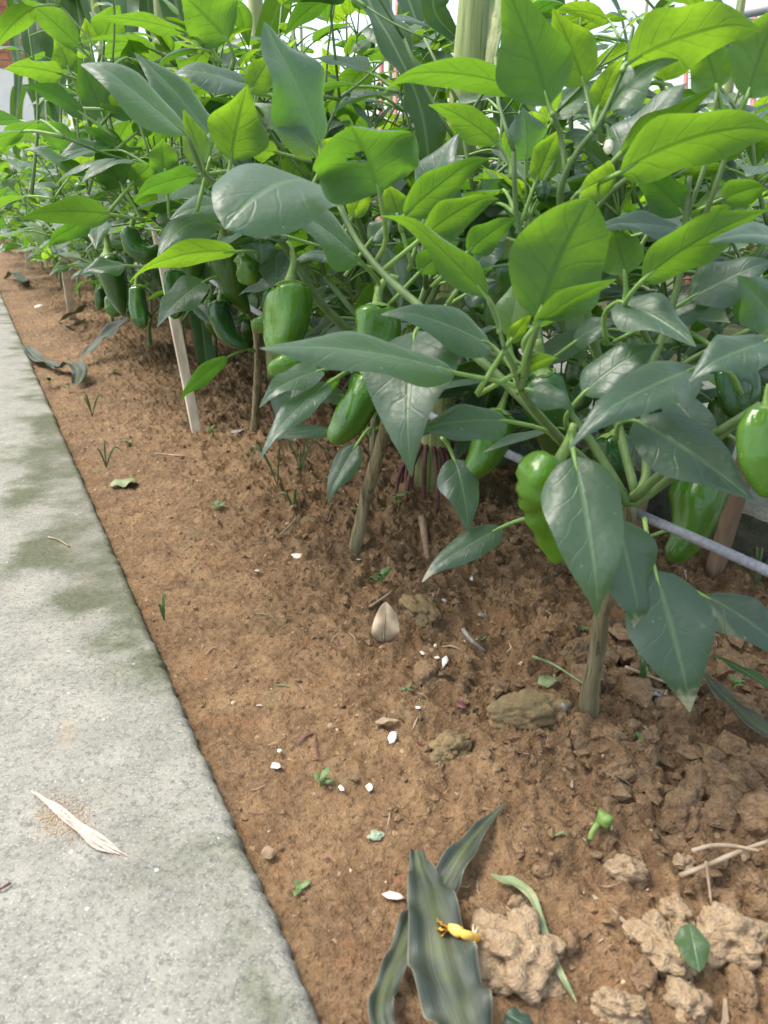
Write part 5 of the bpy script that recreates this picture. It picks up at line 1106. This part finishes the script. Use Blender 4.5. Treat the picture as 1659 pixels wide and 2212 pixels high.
def stick(pts, w, mat, label, lift=0.005, name='dry_stick', cat='stick', group='dry sticks and straws on the ground', sides=7, knobs=0.12):
    P = [on_soil(x, y, lift + (h[0] if h else 0)) for x, y, *h in pts]; r = w * proj(P[0])[2] / FPX / 2
    vv, ff = tube(P, [r * f for f in np.linspace(1, 0.7, len(P))], sides, 4, knobs, len(pts)); return tag(add(name, mesh(name, vv, ff, M[mat])), label, cat, group)
stick([(1468, 1892, 0.006), (1530, 1868, 0.014), (1600, 1838, 0.02), (1665, 1815, 0.02)], 13, 'straw', 'thick straight dry stick slanting over the clods at right')
stick([(1495, 1838, 0.010), (1540, 1826, 0.018), (1590, 1828, 0.02), (1640, 1838, 0.018)], 11, 'straw', 'bent dry twig above the thick straight stick')
stick([(1525, 1860, 0.012), (1530, 1900, 0.010), (1537, 1955, 0.004)], 8, 'straw', 'short thin twig below the thick straight stick')
stick([(912, 1118, 0.004), (918, 1160, 0.004), (925, 1210, 0.003)], 18, 'brownwood', 'flat piece of old wood below the purple roots', name='wood_chip', knobs=0.05)
stick([(1150, 1418, 0.006), (1200, 1438, 0.006), (1262, 1478, 0.008)], 8, 'pale_green', 'pale grass stalk left of the brown stem')
stick([(1350, 1440, 0.006), (1400, 1460, 0.006), (1450, 1478, 0.004)], 9, 'straw', 'straw stalk under the scorched leaf')
stick([(640, 1120, 0.004), (622, 1140, 0.004), (605, 1155, 0.003)], 5, 'straw', 'thin straw in the soil left of the leaning stem')
stick([(335, 980, 0.004), (360, 982, 0.004), (400, 985, 0.003)], 5, 'straw', 'thin straw by the concrete left of the white stake')
stick([(800, 1310, 0.004), (830, 1290, 0.012), (850, 1275, 0.004)], 6, 'straw', 'dry stalk just behind the tan leaf')
stick([(1000, 1360, 0.006), (1020, 1385, 0.006), (1050, 1408, 0.004)], 10, 'grey', 'grey fibrous root bundle right of the eggshells')
# fallen pepper stalk with its calyx
fs = thing('fallen_pepper_stalk', on_soil(1290, 1790), 'fresh green pepper stalk with its cap lying on the soil', 'stalk')
P = [on_soil(1274, 1814, 0.008), on_soil(1278, 1800, 0.012), on_soil(1287, 1785, 0.015), on_soil(1300, 1774, 0.014)]
vv, ff = tube(P, [0.0020, 0.0021, 0.0022, 0.0036], 9, 4); add('stalk', mesh('stalk', vv, ff, M['calyx']), fs)
c = on_soil(1302, 1772, 0.014); ax = (P[-1] - P[-2]).normalized(); n0 = ax.orthogonal().normalized(); b0 = ax.cross(n0); V, F = [], []
for i, (fr, dz) in enumerate(((0.35, -0.003), (0.75, -0.001), (1.0, 0.003), (0.72, 0.0035), (0.1, 0.001))):
    for j in range(12): a = 6.283 * j / 12; V.append(c + (n0 * math.cos(a) + b0 * math.sin(a)) * 0.0072 * fr * (1 + 0.25 * math.cos(4 * a)) + ax * dz)
for i in range(4):
    for j in range(12): q = (j + 1) % 12; F.append((i * 12 + j, i * 12 + q, (i + 1) * 12 + q, (i + 1) * 12 + j))
F.append(tuple(range(11, -1, -1))); F.append(tuple(range(48, 60))); add('cap', mesh('cap', V, F, M['calyx']), fs)
# fallen yellow flower
fl = thing('fallen_flower', on_soil(1005, 2015), 'withered yellow flower lying on the wilted corn leaf', 'flower')
P = [on_soil(972, 2003, 0.026), on_soil(988, 2010, 0.028), on_soil(1005, 2018, 0.028), on_soil(1024, 2025, 0.024), on_soil(1036, 2028, 0.018)]
vv, ff = tube(P, [0.0024, 0.0032, 0.0024, 0.0033, 0.0010], 12, 4, 0.2, 5); add('tube', mesh('tube', vv, ff, M['yellow']), fl)
for j in range(5):
    a = j * 1.257; q = P[0]; d = Vector((-1, 0.2 + 0.6 * math.cos(a), 0.6 * math.sin(a))).normalized()
    V, F, UV = blade(0.010, 0.006, 0.1, 0.4, 0.2, 0, 0.2, 0.5, 0.6, 6, 4, j); z = d.orthogonal().normalized(); Rm = Matrix((d.cross(z), d, z)).transposed(); add('petal', mesh('petal', [q + Rm @ p for p in V], F, M['yellow'], True, None, UV), fl)
for j, (dx, dy) in enumerate(((15, -22), (4, -26), (10, 30))):
    vv, ff = tube([P[3], on_soil(1020 + dx * 0.5, 2022 + dy * 0.5, 0.026), on_soil(1018 + dx, 2022 + dy, 0.024)], [0.0006, 0.0005, 0.0003], 5, 4); add('sepal', mesh('sepal', vv, ff, M['white']), fl)
# fibrous straw and sandy dust on the concrete
def on_path(px, py, up=0.0): return G(px, py, PATH_Z + up)
ds_ = []
for i in range(900):
    rnd = random.Random(i); p = on_path(135 + rnd.gauss(0, 34), 1765 + rnd.gauss(0, 26), 0.0003); r = rnd.uniform(0.0002, 0.0008); ds_.append(([p + Vector(v) * r * (0.7 + 0.5 * rnd.random()) for v in BV.tolist()], BF.tolist()))
V, F = join(ds_); tag(add('sand_grains', mesh('sand_grains', V, F, M['dust'])), 'sandy grains spilled on the concrete under the straw husk', 'sand', None, 'stuff')
hk = thing('straw_husk', on_path(165, 1775), 'pale frayed straw husk lying on the concrete path', 'husk')
for j in range(4):
    o = (j - 1.5) * 3.6; pts = [on_path(72 + o * 0.8 + 6 * (j % 2), 1712 + o * 0.8, 0.001), on_path(120 + o, 1745 - o * 0.6, 0.002), on_path(175 + o * 1.2, 1790 - o * 0.8, 0.003), on_path(222 + o * 2.2, 1825 - o * 1.2, 0.002), on_path(252 + o * 0.9 + 12 * (j % 3), 1840 - o * 0.7 + 5 * (j % 3), 0.001)]
    vv, ff, uu = ribbon(pts, [0.0012, 0.0026, 0.0036, 0.0028, 0.0004], Vector((0, 0, 1)), 0.3, 0.5, 5, j, 4); add('fibre', mesh('fibre', vv, ff, M['paper'], True, None, uu), hk)
vv, ff = tube([on_path(105, 1160, 0.002), on_path(125, 1165, 0.003), on_path(150, 1180, 0.002)], [0.001] * 3, 5, 4, 0.2, 2); tag(add('dry_stick', mesh('dry_stick', vv, ff, M['straw'])), 'tiny twig on the mossy part of the concrete', 'stick', 'dry sticks and straws on the ground')
vv, ff = tube([on_path(-8, 1925, 0.002), on_path(10, 1915, 0.003), on_path(22, 1908, 0.002)], [0.001] * 3, 5, 4, 0.2, 2); tag(add('dry_stick', mesh('dry_stick', vv, ff, M['root'])), 'dark twig on the concrete at the left edge', 'stick', 'dry sticks and straws on the ground')

# seedlings and grass tufts
def seedling(px, py, size, n, label, seed, mat='seedling', tall=0.5):
    p = on_soil(px, py); rnd = random.Random(seed); sc = 0.8 * size * proj(p)[2] / FPX; t = thing('seedling', p, label, 'seedling', 'weed seedlings in the bed'); h = Vector((rnd.uniform(-0.1, 0.1) * sc, 0, sc * tall))
    vv, ff = tube([p - Vector((0, 0, 0.003)), p + h * 0.5, p + h], [0.0009, 0.0008, 0.0006], 5, 3); add('stem', mesh('stem', vv, ff, M['petiole']), t)
    for j in range(n):
        a = j * 2.4 + seed; L = sc * rnd.uniform(0.25, 0.75); d = Vector((math.cos(a), math.sin(a), rnd.uniform(-0.2, 0.7))).normalized(); V, F, UV = blade(L, L * rnd.uniform(0.3, 0.5), 0.10, 0.35, 0.15, rnd.uniform(-0.1, 0.1), 0.3, 0.85, 1.0, 8, 4, j)
        z = (Vector((0, 0, 1)) - d * d.z).normalized(); Rm = Matrix((d.cross(z), d, z)).transposed(); q = p + h * (0.55 + 0.45 * (j / max(1, n - 1))); add('leaf', mesh('leaf', [q + Rm @ w for w in V], F, M[mat], True, None, UV), t)
    return t
for i, a in enumerate(((690, 1700, 62, 4, 'small three-leaved seedling in the smooth soil by the path'), (825, 1268, 70, 6, 'tallest seedling right of the leaning stem'), (645, 1925, 60, 3, 'limp little seedling beside the concrete at bottom'),
    (862, 1092, 56, 5, 'seedling beside the purple corn roots'), (1040, 1390, 36, 4, 'tiny bright seedling by the grey root bundle'), (1585, 1490, 60, 5, 'seedling at the right beside the ribbed corn strip'), (455, 1640 - 700, 40, 4, 'tiny seedling left of the third pepper stem'),
    (880, 1490, 44, 3, 'dark little sprout left of the orange lump'), (278, 965, 34, 4, 'tiny sprout close to the path left of the stake'), (110, 838, 56, 5, 'bright seedling at the path edge by the crumpled corn leaf'), (150, 850, 44, 4, 'second seedling near the crumpled corn leaf'), (250, 815, 34, 4, 'pale seedling left of the white stake'),
    (1385, 1600, 64, 4, 'wilted seedling right of the foot of the nearest stem'), (470, 1100, 50, 4, 'uprooted sprout lying in the open soil'), (1260, 1370, 34, 3, 'faint seedling behind the brown stem'))):
    seedling(*a, seed=i, tall=0.18 if i in (2, 13, 12, 7) else 0.5)
def tuft(px, py, size, n, label, seed):
    p = on_soil(px, py); rnd = random.Random(seed); sc = size * proj(p)[2] / FPX; t = thing('grass_tuft', p, label, 'grass', 'grass tufts in the bed')
    for j in range(n):
        a = rnd.uniform(0, 6.28); d = Vector((math.cos(a), math.sin(a), 0)); h = sc * rnd.uniform(0.6, 1.0); l = sc * rnd.uniform(0.15, 0.6)
        V, F, UV = ribbon([p, p + d * l * 0.3 + Vector((0, 0, h * 0.6)), p + d * l * 0.7 + Vector((0, 0, h)), p + d * l * 1.2 + Vector((0, 0, h * rnd.uniform(0.5, 0.95)))], [0.0018, 0.0034, 0.0026, 0.0004], Vector((0.2, -1, 0.3)), 0.05, 0.4, 4, j, 2)
        add('blade', mesh('blade', V, F, M['seedling'], True, None, UV), t)
for i, a in enumerate(((600, 1050, 110, 3, 'taller grass sprout left of the hanging slim leaf'), (650, 1020, 100, 4, 'arched grass sprout below the curved leaf'), (635, 1110, 60, 4, 'small grass tuft in the open soil'), (355, 1340, 70, 2, 'single upright grass blade by the concrete edge'),
    (1630, 1270, 130, 4, 'tall thin grass by the kerb at right'), (1390, 1290, 90, 6, 'grass tuft behind the scorched leaf'), (1385, 1480, 80, 5, 'pale grass tuft right of the brown stem'), (1100, 980, 70, 3, 'grass sprout against the dark kerb'), (230, 1010, 60, 3, 'small grass tuft left of the curled pale leaf'), (200, 900, 60, 4, 'grass tuft at the path edge below the crumpled leaf'))):
    tuft(*a, seed=i)
